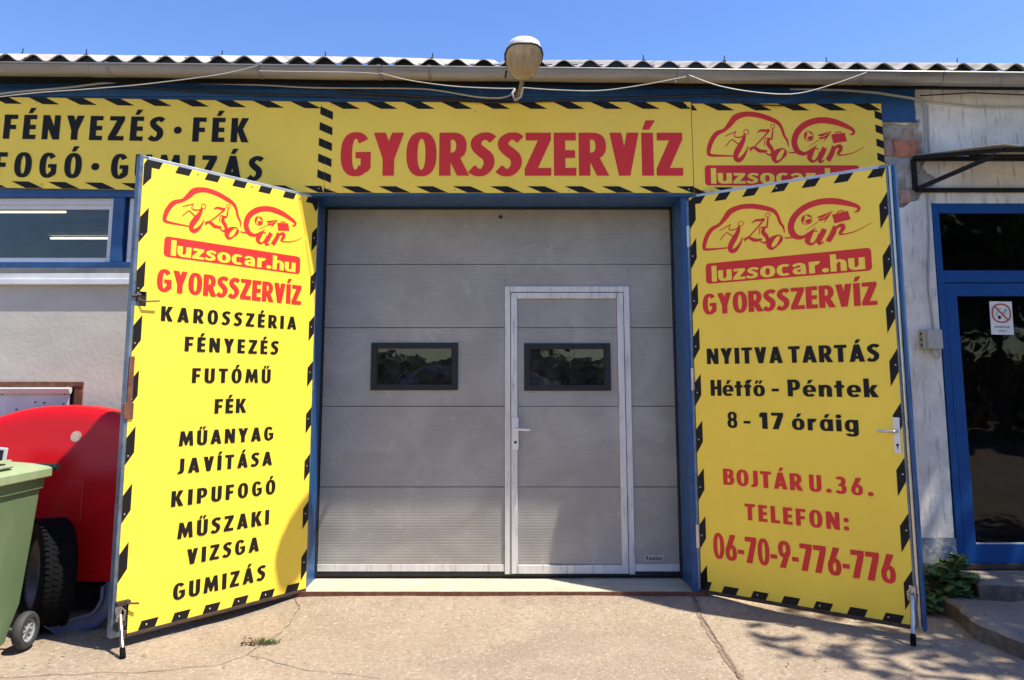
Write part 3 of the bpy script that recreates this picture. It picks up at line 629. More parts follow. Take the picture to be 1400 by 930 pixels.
def dwindow(x0, x1, z0, z1, par, pre=''):
    mb = MB(); w = .045
    mb.box(x0, -.014, z0, x0+w, .0, z1); mb.box(x1-w, -.014, z0, x1, .0, z1); mb.box(x0+w, -.014, z0, x1-w, .0, z0+w); mb.box(x0+w, -.014, z1-w, x1-w, .0, z1)
    mb.box(x0+w, -.009, z0+w, x0+w+.008, 0, z1-w); mb.box(x1-w-.008, -.009, z0+w, x1-w, 0, z1-w)
    fr = mb.build('window_frame', 'gap', par, bev=.003)
    MB().box(x0+w, -.0035, z0+w, x1-w, -.0015, z1-w).build('window_pane', 'acrylic', par)
dwindow(-1.012, -.338, 1.447, 1.812, gd)
# wicket
fr = MB()
b = .044
wf = MB().box(WX0, -.012, WZ0, WX0+b, .02, WZ1).build('wicket_frame', 'alu', gd, bev=.002)
for args in ((WX1-b, -.012, WZ0, WX1, .02, WZ1), (WX0+b+.001, -.012, WZ1-b, WX1-b-.001, .02, WZ1)):
    MB().box(*args).build('wicket_frame', 'alu', gd, bev=.002)
wk = empty('wicket_door'); wk.parent = gd; wk['label'] = 'pedestrian door set in the garage door'
a0, a1, c0, c1 = WX0+b+.005, WX1-b-.005, .09, WZ1-b-.006
MB().box(a0, -.019, c0, a0+.048, .02, c1).build('stile', 'alu', wk, bev=.003); MB().box(a1-.048, -.019, c0, a1, .02, c1).build('stile', 'alu', wk, bev=.003)
MB().box(a0+.0485, -.018, c1-.046, a1-.0485, .02, c1).build('rail', 'alu', wk, bev=.003); MB().box(a0+.0485, -.018, c0, a1-.0485, .02, c0+.062).build('rail', 'alu', wk, bev=.003)
zz = [c0+.062]+[z for z in zj[1:4]]+[c1-.046]
zz.append(0); zz = sorted(z for z in zz if z)
for k in range(len(zz)-1): MB().box(a0+.0485, 0, zz[k]+.002, a1-.0485, .029, zz[k+1]-.002).build('door_panel', 'door', wk, bev=.002)
dwindow(.173, .842, 1.443, 1.808, wk)
mb = MB().box(.080, -.029, 1.0, .128, -.0195, 1.24); h = mb.build('handle', 'white', wk, bev=.004)
hp = MB().tube([(.104, -.028, 1.155), (.104, -.07, 1.155), (.112, -.076, 1.155), (.215, -.076, 1.15)], .0095, 10); hp.build('handle_lever', 'white', wk, smooth=True)
MB().lathe([(0, -.0315), (.009, -.0315), (.011, -.029)], (.104, 0, 1.055), (0, 1, 0), 10).build('keyhole', 'hole', wk)
mb = MB().box(1.072, -.0015, .175, 1.218, .0, .222); mb.build('maker_plate', 'steelgrey', gd)
e = empty('maker_name'); bpy.data.objects.remove(e)
t = text(gd, 'Froller' if False else 'Fzoler', 1.085, 1.205, .185, .028, 'black_print', ws=1.1); t.location.y = -.001
# ------------------------------------------------------------ gate leaves
def stripes_top(x0, n, per, wd, zt, zb, shift, xmin, xmax):
    q = []
    for i in range(n):
        a = x0+i*per; pts = [(a, zt), (a+wd, zt), (a+wd+shift, zb), (a+shift, zb)]
        pts = [(min(max(x, xmin), xmax), z) for x, z in pts]; q.append(pts)
    return q
def leaf(kind):
    L = kind == 'left'; aL, aR = .9, .655
    t = empty('gate_leaf', (-1.4 if L else 1.4, -.0, 0), aL if L else -aR)
    if L: tag(t, 'brightly sunlit yellow gate leaf listing repair services, standing open on the left', 'gate', 'open yellow gate leaves'); X = lambda u: -u; y0, y1 = -1.292, .036
    else: tag(t, 'shaded yellow gate leaf with opening hours and telephone number, open on the right', 'gate', 'open yellow gate leaves'); X = lambda u: u; y0, y1 = -.004, 1.335
    x0, x1 = y0, y1; zb, zt = .072, 2.872
    # sheet with cut-out for latches
    if L:
        poly = [(x0+.072, zb), (x1, zb), (x1, zt), (x0, zt), (x0, 2.052), (x0+.070, 2.052), (x0+.070, 1.962), (x0, 1.962), (x0, 1.42), (x0+.024, 1.36), (x0+.024, 1.29), (x0, 1.29), (x0, .262), (x0+.072, .262)]
    else: poly = [(x0, zb), (x1, zb), (x1, zt), (x0, zt)]
    MB().prism(poly, lambda x, z, d: (x, d, z), 0, .003).build('sheet', 'yellow', t)
    # steel frame behind and round the sheet
    fx0, fx1 = (x0-.020, x1-.002) if L else (x0+.004, x1+.012)
    MB().box(fx0, .0035, .062, fx0+.05, .052, 2.894).build('frame_bar', 'blue_steel', t, bev=.004); MB().box(fx1-.05, .0035, .062, fx1, .052, 2.894).build('frame_bar', 'blue_steel', t, bev=.004)
    MB().box(fx0+.0505, .0035, 2.848, fx1-.0505, .05, 2.894).build('frame_bar', 'galv_pale', t, bev=.004)
    MB().box(fx0+.0505, .0035, .045, fx1-.0505, .05, .09).build('frame_bar', 'rust_dark', t, bev=.003)
    MB().box(x0 if not L else x0+.07, -.006, .052, x1, .003, .0715).build('bottom_strip', 'rust_dark', t, bev=.002)
    for z in (.95, 1.9): MB().box(fx0+.0505, .01, z, fx1-.0505, .048, z+.04).build('cross_bar', 'blue_steel', t)
    if not L:
        MB().tube([(x1+.024, .012, .07), (x1+.024, .012, 1.6), (x1+.024, .012, 2.88)], .0125, 12).build('edge_tube', 'chrome', t, smooth=True)
        MB().box(x1+.037, .0, .045, x1+.055, .055, 2.885).build('edge_bar', 'blue', t, bev=.004)
        MB().tube([(x0-.014, .002, .07), (x0-.014, .002, 2.85)], .012, 12).build('hinge_tube', 'blue_steel', t, smooth=True)
        for z in (.35, 1.45, 2.5): MB().tube([(x0-.014, .002, z), (x0-.014, .002, z+.16)], .018, 12).build('hinge', 'chrome', t, smooth=True)
    else:
        MB().box(x1+.001, .004, .08, x1+.012, .03, 2.86).build('hinge_strip', 'blue_steel', t, bev=.003)
        for z in (.35, 1.45, 2.5): MB().tube([(x1+.014, .02, z), (x1+.014, .02, z+.16)], .014, 12).build('hinge', 'blue_steel', t, smooth=True)
    # border stripes
    q = []
    if L:
        for i in range(5): a = -1.066+i*.2025; q.append([(a, zt), (a+.094, zt), (a+.074, 2.826), (a-.020, 2.826)])
        q.append([(-1.27, zt), (-1.17, zt), (-1.19, 2.826), (-1.238, 2.826), (-1.238, 2.76), (-1.288, 2.70), (-1.288, 2.84)])
        q.append([(-.055, zt), (x1, zt), (x1, 2.80), (x1-.02, 2.77), (-.015, 2.826), (-.075, 2.826)])
        for i in range(7):
            v = 2.573-.331*i
            q.append([(x0, v-.067), (x0+.05, v), (x0+.05, v-.153), (x0, v-.225)] if i != 4 or True else [])
            w_ = 2.655-.331*i; q.append([(x1, w_), (x1, w_-.13), (x1-.046, w_-.19), (x1-.046, w_-.05)])
        q.append([(x1, .34), (x1, .19), (x1-.046, .13), (x1-.046, .29)])
        for i in range(5): a = -1.138+i*.2035; q.append([(a, .122), (a+.104, .122), (a+.084, zb), (a-.020, zb)])
        q[-1] = q[-1]
        a = -1.138+5*.2035; q.append([(a, .122), (a+.104, .122), (a+.084, zb), (a-.02, zb)])
        scp = [(-1.277, 2.40+.0-.331*i) for i in range(0, 7, 1) if i != 6]+[(-1.278, 2.04)]+[(.012, 2.57-.331*i) for i in range(8)]+[(-.09-.2035*i, .095) for i in range(1, 6)]+[(-.53-.4*i, 2.85) for i in range(2)]+[(-.13, 2.84)]
    else:
        for i in range(5): a = .436+(i-1)*.2065; q.append([(a, zt), (a+.089, zt), (a+.050, 2.818), (a-.039, 2.818)])
        q.append([(x0, 2.85), (.03, zt), (.125, zt), (.085, 2.818), (.045, 2.818), (.045, 2.70), (x0, 2.63)])
        q.append([(1.262, zt), (x1, zt), (x1-.008, 2.845), (x1-.03, 2.80), (x1-.026, 2.818), (1.223, 2.818)])
        for i in range(8):
            v = 2.564-.332*i; q.append([(x0, v-.064), (x0+.047, v), (x0+.047, v-.15), (x0, v-.23)])
            w_ = 2.711-.332*i; q.append([(x1, w_), (x1, w_-.144), (x1-.05, w_-.235), (x1-.05, w_-.079)])
        q.append([(x0, zb), (x0, .18), (x0+.047, .22), (x0+.047, .13), (.075, .13), (.052, zb)])
        for i in range(6): a = .164+i*.2025; q.append([(a, .119), (a+.102, .119), (a+.08, zb), (a-.022, zb)])
        q = [[(x, max(z, zb)) for x, z in p] for p in q]
        scp = [(1.32, 2.61-.332*i) for i in range(8)]+[(.012, 2.43-.332*i) for i in range(7)]+[(.39+.4*i, .095) for i in range(3)]+[(.64, 2.845)]
    stripes(t, q); screws(t, scp)
    if L:
        logo(t, -1.152, -.09, 2.452, 2.768); webbar(t, -1.132, -.106, 2.283, 2.412)
        T = lambda s, u0, u1, v, h, m='black_print', ws=1.27: text(t, s, -u0, -u1, v, h, m, ws)
        T('GYORSSZERVÍZ', 1.163, .09, 2.064, .138, 'red_print', 1.06)
        T('KAROSSZÉRIA', 1.125, .122, 1.882, .091); T('FÉNYEZÉS', .960, .267, 1.700, .093); T('FUTÓMŰ', .900, .322, 1.503, .093); T('FÉK', .733, .503, 1.306, .093)
        T('MŰANYAG', .965, .282, 1.113, .091); T('JAVÍTÁSA', .963, .284, .946, .091); T('KIPUFOGÓ', .994, .250, .751, .094); T('MŰSZAKI', .943, .291, .553, .096); T('VIZSGA', .873, .361, .390, .092); T('GUMIZÁS', .951, .304, .195, .096)
        # latches
        MB().box(x0-.004, .012, 1.962, x0+.070, .03, 2.052).build('latch_recess', 'hole', t)
        m = MB(); m.box(x0+.012, -.012, 1.985, x0+.03, .012, 2.035); m.tube([(x0+.02, -.01, 2.0), (x0+.05, -.03, 1.99), (x0+.135, -.035, 2.0)], .005, 6); m.tube([(x0-.02, .0, 2.02), (x0+.03, -.01, 2.03)], .009, 8); m.build('latch', 'rust_dark', t, smooth=True)
        m = MB(); m.box(x0-.012, -.004, 1.30, x0+.020, .0035, 1.66); m.box(x0-.030, -.010, 1.29, x0+.028, .002, 1.385); m.build('rusty_plate', 'rust', t, bev=.003)
        MB().box(x0, .010, .10, x0+.072, .03, .262).build('latch_recess', 'hole', t)
        m = MB(); m.box(x0-.004, -.02, .235, x0+.075, .008, .258); m.tube([(x0+.05, -.02, .245), (x0+.115, -.035, .235)], .006, 6); m.box(x0+.045, -.01, .12, x0+.058, .01, .235); m.tube([(x0+.012, -.012, .10), (x0+.012, -.012, .19)], .014, 8); m.build('bolt', 'rust_dark', t, smooth=True)
    else:
        logo(t, .088, 1.240, 2.412, 2.760); webbar(t, .108, 1.221, 2.215, 2.364)
        T = lambda s, u0, u1, v, h, m='black_print', ws=1.22: text(t, s, u0, u1, v, h, m, ws)
        T('GYORSSZERVÍZ', .078, 1.238, 1.993, .148, 'red_print', 1.09)
        T('NYITVA', .095, .630, 1.636, .111, ws=1.22); T('TARTÁS', .670, 1.230, 1.636, .111, ws=1.24)
        T('Hétfő', .115, .50, 1.412, .112, ws=1.2); T('-', .548, .60, 1.412, .112, ws=1.6); T('Péntek', .655, 1.212, 1.413, .112, ws=1.28)
        T('8', .230, .30, 1.192, .110, ws=1.2); T('-', .345, .392, 1.192, .11, ws=1.6); T('17', .455, .615, 1.193, .11, ws=1.42); T('óráig', .672, 1.083, 1.194, .11, ws=1.25)
        T('BOJTÁR', .184, .717, .801, .109, 'red_print'); T('U.36.', .764, 1.148, .803, .107, 'red_print', 1.2); T('TELEFON:', .328, .994, .577, .109, 'red_print', 1.18)
        T('06-70-9-776-776', .096, 1.244, .296, .170, 'red_print', .88)
        # handle
        MB().box(1.284, -.010, 1.075, 1.322, -.0015, 1.292).build('handle_plate', 'white', t, bev=.002)
        MB().tube([(1.303, -.008, 1.205), (1.303, -.055, 1.207), (1.295, -.062, 1.207), (1.20, -.062, 1.209)], .0085, 10).build('handle_lever', 'chrome', t, smooth=True)
        m = MB(); m.lathe([(0, -.0112), (.008, -.0112), (.009, -.0095)], (1.303, 0, 1.125), (0, 1, 0), 10); m.box(1.3, -.011, 1.10, 1.306, -.0095, 1.122); m.build('keyhole', 'hole', t)
    # stay foot
    a = t.rotation_euler.z; inv = Matrix.Rotation(-a, 4, 'Z') @ Matrix.Translation(-Vector(t.location))
    foot = inv @ (Vector((-2.085, -1.144, .01)) if L else Vector((2.372, -.942, .01)))
    top = Vector((x0+.012, -.03, .19)) if L else Vector((1.332, -.03, .25))
    top2 = top.lerp(foot, .8)
    m = MB(); m.tube([top, top.lerp(foot, .5), top2], .0115, 10); m.build('stay_rod', 'chrome', t, smooth=True)
    MB().tube([top2, foot-Vector((0, 0, .008))], [.0145, .017], 10).build('stay_foot', 'rubber', t, smooth=True)
    m = MB(); m.tube([top+Vector((-.018, 0, -.03)), top+Vector((-.02, -.012, .02)), top+Vector((0, -.014, .045)), top+Vector((.02, -.012, .02)), top+Vector((.018, 0, -.03))], .0055, 8); m.tube([top+Vector((-.02, 0, -.005)), top+Vector((.02, 0, -.005))], .007, 8); m.box(top.x-.018, -.006, top.z-.05, top.x+.018, -.001, top.z+.05)
    m.build('stay_bracket', 'chrome', t, smooth=True)
    return t
leaf('left'); leaf('right')

# ------------------------------------------------------------ banner boards above the gate
def board(x0, x1, z0, z1, xo, tilt, label):
    o = empty('sign_board', (xo, -.034, 0), 0, label, 'sign', 'yellow boards above the gate'); o.rotation_euler = (0, tilt, 0)
    return o
BG = 'yellow boards above the gate'
# middle
t = empty('sign_board', (0, -.034, 0), 0, 'wide middle yellow board reading GYORSSZERVÍZ over the gateway', 'sign', BG)
MB().box(-1.319, 0, 2.903, 1.425, .012, 3.603).build('sheet', 'yellow', t)
q = [[(-1.304+.282*i+d, z) for d, z in ((0, 3.603), (.132, 3.603), (.238, 3.549), (.112, 3.549))] for i in range(0, 10)]
q = [[(min(max(x, -1.319), 1.425), z) for x, z in p] for p in q]
q += [[(min(x, 1.425), z) for x, z in p] for p in [[(-1.193+.2765*i+d, z) for d, z in ((0, 2.952), (.130, 2.952), (.240, 2.903), (.111, 2.903))] for i in range(10)]]
q += [[(-1.319, 3.548-.122*i), (-1.27, 3.525-.122*i), (-1.27, 3.464-.122*i), (-1.319, 3.487-.122*i)] for i in range(5)]
q.append([(-1.319, 2.94), (-1.27, 2.92), (-1.22, 2.903), (-1.319, 2.903)])
stripes(t, q); text(t, 'GYORSSZERVÍZ', -1.20, 1.347, 3.032, .331, 'red_print', 1.06)
screws(t, [(-1.28, 3.575), (-1.28, 2.93), (-.2, 3.53), (.6, 3.575), (-.35, 2.925), (.5, 2.92), (1.4, 3.57), (1.39, 2.93)])
# right
t = empty('sign_board', (0, -.034, 0), 0, 'right yellow board with the red two car drawing and web address', 'sign', BG)
MB().box(1.430, 0, 2.895, 2.858, .012, 3.590).build('sheet', 'yellow', t)
q = [[(min(max(-1.304+.282*i+d, 1.43), 2.858), z) for d, z in ((0, 3.590), (.132, 3.590), (.238, 3.537), (.112, 3.537))] for i in range(9, 15)]
q += [[(min(max(-1.193+.2765*i+d, 1.43), 2.858), z) for d, z in ((0, 2.944), (.130, 2.944), (.240, 2.895), (.111, 2.895))] for i in range(9, 14)]
q += [[(2.805, 3.537-.109*i), (2.858, 3.517-.109*i), (2.858, 3.457-.109*i), (2.805, 3.480-.109*i)] for i in range(6)]
stripes(t, q); logo(t, 1.531, 2.719, 3.125, 3.522); webbar(t, 1.512, 2.665, 2.958, 3.112)
screws(t, [(1.46, 3.57), (1.50, 2.92), (2.1, 3.575), (2.83, 3.575), (1.56, 2.92)])
# left
TL = .0158
t = empty('sign_board', (-1.32, -.036, 2.903), 0, 'left yellow board reading FÉNYEZÉS FÉK over the strip window', 'sign', BG); t.rotation_euler = (0, TL, 0)
MB().box(-3.6, 0, 0, -.003, .012, .70).build('sheet', 'yellow', t)
q = []
for i in range(13): a = -.285-.282*i; q.append([(a, .70), (a+.13, .70), (min(a+.238, -.003), .648), (a+.112, .648)])
for i in range(13): a = -.15-.272*i; q.append([(a, .05), (min(a+.130, -.003), .05), (min(a+.240, -.003), .0), (min(a+.111, -.003), 0)])
q += [[(-.055, .665-.122*i), (-.003, .642-.122*i), (-.003, .581-.122*i), (-.055, .604-.122*i)] for i in range(5)]
stripes(t, q)
lz = lambda X, Z: Z-2.903-TL*(-1.32-X)
text(t, 'FÉNYEZÉS', -3.742+1.32, -2.545+1.32, lz(-3.74, 3.316), .188, 'black_print', 1.1); text(t, '·', -2.465+1.32, -2.42+1.32, lz(-2.4, 3.297), .188, 'black_print'); text(t, 'FÉK', -2.323+1.32, -1.905+1.32, lz(-2.32, 3.294), .188, 'black_print', 1.08)
text(t, 'FOGÓ', -3.79+1.32, -3.135+1.32, lz(-3.69, 3.023), .188, 'black_print', 1.08); text(t, '·', -3.06+1.32, -3.0+1.32, lz(-3.05, 3.017), .188, 'black_print'); text(t, 'GUMIZÁS', -2.913+1.32, -1.787+1.32, lz(-2.9, 3.010), .188, 'black_print', 1.08)
screws(t, [(-2.2, .66), (-.9, .03), (-1.2, .66), (-.05, .67), (-.04, .03), (-2.1, .03)])

# ------------------------------------------------------------ strip window left
sw = empty('strip_window', (0, 0, 0), 0, 'long white framed strip window in blue surround left of the gate', 'window')
MB().box(-9, -.026, 2.872, -1.44, .0, 2.905).build('blue_head', 'blue', sw, bev=.003)
MB().box(-9, -.02, 2.345, -1.44, .06, 2.385).build('blue_sill_rail', 'blue', sw, bev=.003)
for i, (x0, x1) in enumerate(((-2.886, -2.80), (-5.1, -5.02), (-7.3, -7.22))): MB().box(x0, -.02, 2.3855, x1, .08, 2.8715).build('mullion', 'blue', sw, bev=.003)
MB().box(-2.798, .03, 2.3855, -2.78, .08, 2.8715).build('mullion_strip', 'blue', sw)
def casement(x0, x1, z0=2.386, z1=2.871, top=.05):
    f = MB().box(x0, .005, z1-top, x1, .06, z1).build('window_frame', 'upvc', sw, bev=.004)
    for a in ((x0, .005, z0, x1, .06, z0+.035), (x0, .005, z0+.0355, x0+.035, .06, z1-top-.0005), (x1-.035, .005, z0+.0355, x1, .06, z1-top-.0005)):
        MB().box(*a).build('window_frame', 'upvc', sw, bev=.004)
    g = .008; MB().box(x0+.0355, .012, z1-top-.034, x1-.0355, .05, z1-top-.0008).build('sash_rail', 'upvc', sw, bev=.003)
    MB().box(x0+.0355, .03, z0+.036, x1-.0355, .034, z1-top-.035).build('pane', 'glass', sw)
casement(-5.015, -2.89); casement(-7.2, -5.105)
for x0, x1 in ((-2.775, -1.65),): casement(x0, x1)
s_ = empty('window_ledge', (0, 0, 0), 0, 'pale double metal ledge below the strip window', 'ledge')
MB().box(-9, -.02, 2.300, -1.66, .0, 2.344).build('upper_strip', 'galv2', s_, bev=.003)
MB().box(-9, -.030, 2.262, -1.66, .0, 2.2985).build('ledge_board', 'white_metal', s_, bev=.003)
MB().box(-9, -.042, 2.214, -1.66, .0, 2.2605).build('drip_board', 'white_metal', s_, bev=.006)
# lamps inside
for (x0, x1, y, z, l) in ((-5.6, at(90, 290, 2.0).x, 2.0, at(40, 290, 2.0).z, 'lit fluorescent tube near the window, seen at its top edge'), (at(69, 326, 3.4).x, at(220, 326, 3.4).x, 3.4, at(110, 326, 3.4).z, 'lit fluorescent tube deeper inside, seen low in the window')):
    r = empty('ceiling_light', (0, 0, 0), 0, l, 'light', 'lit tubes in the workshop')
    MB().tube([(x0, y, z), (x1, y, z)], .011, 8).build('tube', 'tube', r, smooth=True); MB().box(x0-.02, y-.04, z+.03, x1+.02, y+.04, z+.07).build('housing', 'white', r)
    MB().tube([(x0+.2, y, z+.07), (x0+.2, y, 3.40)], .004, 6).build('hanger', 'galv2', r)
# ------------------------------------------------------------ hatch
ht = empty('wall_hatch', (0, 0, 0), 0, 'dented white metal sheet closing an old rusty framed opening behind the red shell', 'hatch')
MB().box(-4.45, -.012, 1.475, -3.022, .05, 1.512).build('rusty_lintel', 'rust', ht, bev=.004)
MB().box(-3.085, -.006, .62, -3.022, .05, 1.4745).build('rusty_jamb', 'rust', ht, bev=.004); MB().box(-3.115, .02, .62, -3.086, .12, 1.474).build('inner_jamb', 'rust_dark', ht)
mb = MB(); vs = []; nx, nz = 24, 14
for j in range(nz+1):
    for i in range(nx+1):
        x_ = -4.4+1.285*i/nx; z_ = .65+.80*j/nz; vs.append((x_, -.004+.006*noise.noise(Vector((x_*4, z_*5, 2)))-(.03*max(0, (z_-1.40)/.05) if z_ > 1.40 else 0)*0, z_))
mb.add(vs, [(j*(nx+1)+i, j*(nx+1)+i+1, (j+1)*(nx+1)+i+1, (j+1)*(nx+1)+i) for j in range(nz) for i in range(nx)])
mb.build('sheet', 'white_metal', ht, smooth=True, fix=False)
mb = MB(); mb.prism([(-.055, 1.462), (-.05, 1.470), (.0, 1.472), (-.003, 1.452), (-.018, 1.425), (-.03, 1.425)], lambda y, z, x: (x, y, z), -4.4, -3.10); mb.build('folded_top', 'white_metal', ht)
MB().box(-4.4, -.05, 1.4725, -3.12, -.008, 1.4745).build('batten', 'poly', ht)
mb = MB()
for px, py in ((48, 550), (60, 551), (86, 553), (22, 560), (3, 539), (88, 539)):
    p = at(px, py, -.01); mb.lathe([(0, -.004), (.006, -.003), (.007, 0)], (p.x, -.008, p.z), (0, 1, 0), 8)
o = mb.build('screw_heads', 'rust_dark', ht); o['kind'] = 'stuff'

# ------------------------------------------------------------ blue entrance door right
ed = empty('entrance_door', (0, 0, 0), 0, 'blue framed glazed entrance door with transom light at the right', 'door')
X0, X1 = 3.203, 4.62
MB().box(X0, -.006, .21, X0+.048, .07, 2.825).build('frame_post', 'blue_door', ed, bev=.003); MB().box(X1-.05, -.006, .21, X1, .07, 2.825).build('frame_post', 'blue_door', ed, bev=.003)
MB().box(X0+.0485, -.006, 2.755, X1-.0505, .07, 2.825).build('frame_head', 'blue_door', ed, bev=.003)
MB().box(X0+.0485, -.006, 2.235, X1-.0505, .07, 2.325).build('transom', 'blue_door', ed, bev=.003)
MB().box(X0+.0485, .02, 2.3255, X1-.0505, .026, 2.7545).build('transom_pane', 'glass_dark', ed)
dl = empty('door_leaf'); dl.parent = ed
d0, d1 = X0+.053, X1-.055
MB().box(d0, .0, .245, d0+.085, .06, 2.230).build('stile', 'blue_door', dl, bev=.003); MB().box(d1-.085, .0, .245, d1, .06, 2.230).build('stile', 'blue_door', dl, bev=.003)
MB().box(d0+.0855, .0, 2.135, d1-.0855, .06, 2.230).build('rail', 'blue_door', dl, bev=.003); MB().box(d0+.0855, .0, .245, d1-.0855, .06, .375).build('rail', 'blue_door', dl, bev=.003)
MB().box(d0+.0855, .02, .3755, d1-.0855, .026, 2.1345).build('pane', 'glass_dark', dl)
MB().box(d0+.0855, .008, .376, d1-.0855, .0195, .384).build('glazing_bead', 'alu', dl)
MB().box(X0+.0485, -.010, .208, X1-.05, .07, .244).build('threshold', 'rust_dark', ed, bev=.004)
ns = empty('no_smoking_notice', (3.665, .017, 1.975), 0, 'white no smoking notice stuck inside the door glass', 'notice'); ns.rotation_euler = (0, radians(1.), 0)
MB().box(-.082, 0, -.122, .082, .0025, .122).build('paper', 'white', ns)
m = MB(); put(m, arc(0, .035, .072, .072, .012, .012, 0, 360, 32), lambda p: p[0], lambda p: p[1], 3); put(m, ('P', [(-.055, .085), (-.046, .093), (.055, -.015), (.046, -.023)]), lambda p: p[0], lambda p: p[1], 4); flat(m, 'prohibition_ring', 'signred', ns)
m = MB(); 
for k, pc in enumerate([('P', [(-.03, .0), (-.012, -.012), (.0, .008), (-.018, .02)]), sweep([(-.02, .045, .002), (-.04, .03, .003), (-.025, .012, .003)], 4), sweep([(.0, .02, .003), (.03, .06, .006), (.042, .055, .003), (.01, .012, .003)], 4), sweep([(-.03, .055, .002), (-.01, .07, .003), (.0, .058, .002)], 4)]): put(m, pc, lambda p: p[0], lambda p: p[1], k)
flat(m, 'cigarette_drawing', 'black_print', ns)
text(ns, 'DOHÁNYOZNI', -.055, .055, -.072, .012, 'black_print', .75); text(ns, 'TILOS !', -.028, .03, -.1, .012, 'black_print', .75)
# steps: two broken concrete slabs
def slab(poly, z0, z1, name, label):
    mb = MB(); P = roughline(poly+[poly[0]], .03, .08)[:-1]; n = len(P)
    vs = [(x, y, z0) for x, y in P]+[(x, y, z1-.02) for x, y in P]; c = Vector((sum(p[0] for p in P)/n, sum(p[1] for p in P)/n))
    for i, p in enumerate(P):
        d = (c-Vector(p)).normalized(); vs.append((p[0]+d.x*.02, p[1]+d.y*.02, z1+.008*noise.noise(Vector((p[0]*8, p[1]*8, 0)))))
    tr = tessellate_polygon([[Vector((*p, 0)) for p in P]])
    fs = [(i, (i+1) % n, (i+1) % n+n, i+n) for i in range(n)]+[(i+n, (i+1) % n+n, (i+1) % n+2*n, i+2*n) for i in range(n)]+[tuple(k+2*n for k in t_) for t_ in tr]
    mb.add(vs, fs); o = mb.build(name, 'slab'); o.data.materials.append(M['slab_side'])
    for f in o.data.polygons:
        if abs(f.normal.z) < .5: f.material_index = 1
    _ = 0; tag(o, label, kind='structure'); return o
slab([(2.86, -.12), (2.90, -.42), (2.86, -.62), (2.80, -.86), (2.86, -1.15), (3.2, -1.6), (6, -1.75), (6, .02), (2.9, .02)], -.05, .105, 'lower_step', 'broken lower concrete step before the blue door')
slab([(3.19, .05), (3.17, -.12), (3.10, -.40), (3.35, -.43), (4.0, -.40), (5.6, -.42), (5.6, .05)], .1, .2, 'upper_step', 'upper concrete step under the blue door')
# ------------------------------------------------------------ junction box, conduits, canopy
jb = empty('junction_box', (0, 0, 0), 0, 'small grey electrical junction box on the white wall beside the blue door', 'junction box')
MB().box(3.062, -.062, 1.745, 3.178, -.004, 1.885).build('box', 'steelgrey', jb, bev=.005); MB().box(3.068, -.068, 1.75, 3.172, -.0625, 1.88).build('lid', 'steelgrey', jb, bev=.002)
MB().box(3.040, -.055, 1.745, 3.0615, -.006, 1.885).build('cable_entry', 'steelgrey', jb, bev=.003)
for k in range(3): MB().lathe([(0, 0), (.012, 0), (.013, .004)], (3.0395, -.03, 1.775+.04*k), (1, 0, 0), 12).build('grommet', 'hole', jb)
tag(MB().tube([(3.125, -.03, 1.745), (3.12, -.032, 1.70), (3.145, -.034, 1.675), (3.17, -.03, 1.70), (3.165, -.025, 1.745)], .007, 8).build('cable_loop', 'cable_w', smooth=True), 'pale cable loop hanging under the junction box', 'cable')
tag(MB().tube([(3.145, -.012, 1.885), (3.13, -.01, 2.2), (3.165, -.01, 2.6), (3.175, -.01, 2.9)], .007, 8).build('wall_cable', 'conduit', smooth=True), 'thin grey cable running up the wall from the junction box', 'cable')
A = lambda pts, Y: [at(x, y, Y) for x, y in pts]
pc = A([(1080, 121), (1150, 123), (1200, 127), (1245, 134), (1258, 137), (1265, 146), (1266, 175), (1266, 214)], -.03)
tag(MB().tube(pc, .011, 8).build('conduit', 'conduit', smooth=True), 'grey conduit bending down from the eave to the canopy', 'conduit')
tag(MB().tube(A([(1268, 144), (1269, 180), (1271, 212)], -.02), .008, 8).build('conduit', 'cable_w', smooth=True), 'thin pale conduit just right of the bent grey one', 'conduit')
tag(MB().tube(A([(1264, 139), (1300, 143), (1340, 147), (1400, 147), (1480, 146)], -.014), .007, 8).build('cable', 'cable_w', smooth=True), 'pale cable across the top of the white wall', 'cable')
tag(MB().tube(A([(1258, 131), (1330, 127), (1400, 130), (1500, 132)], -.06), .005, 6).build('cable', 'cable_k', smooth=True), 'dark cable under the gutter above the white wall', 'cable')
cn = empty('door_canopy', (0, 0, 0), 0, 'black steel framed canopy with cream sheet above the blue door', 'canopy')
cz0, cz1 = 2.925, 3.165; cx0, cx1, cy, cz = 3.08, 5.0, -.42, 3.13
pf = at(1372, 205, cy); cz = pf.z
for a, b_ in (((cx0, -.02, cz0), (cx0, -.02, cz1)), ((cx0, -.02, cz0), (cx1, -.02, cz0)), ((cx0, -.02, cz1), (cx1, -.02, cz1))):
    MB().bar(a, b_, .03).build('wall_bar', 'blacksteel', cn, bev=.003)
for xx in (cx0, 4.9):
    dx = pf.x-cx0 if xx == cx0 else 0
    MB().bar((xx, -.035, cz1+.005), (xx+dx, cy, cz), .028).build('arm', 'blacksteel', cn, bev=.003); MB().bar((xx+.01, -.035, cz0+.01), (xx+dx-.04, cy+.02, cz-.03), .028).build('strut', 'blacksteel', cn, bev=.003)
MB().bar((pf.x, cy, cz), (5.4, cy, cz), .028).build('front_bar', 'blacksteel', cn, bev=.003)
MB().bar((pf.x-.12, cy*.55, cz*.55+cz1*.45-.012), (5.2, cy*.55, cz*.55+cz1*.45-.012), .022).build('middle_bar', 'blacksteel', cn, bev=.003)
mb = MB(); nn = 60; vs = []
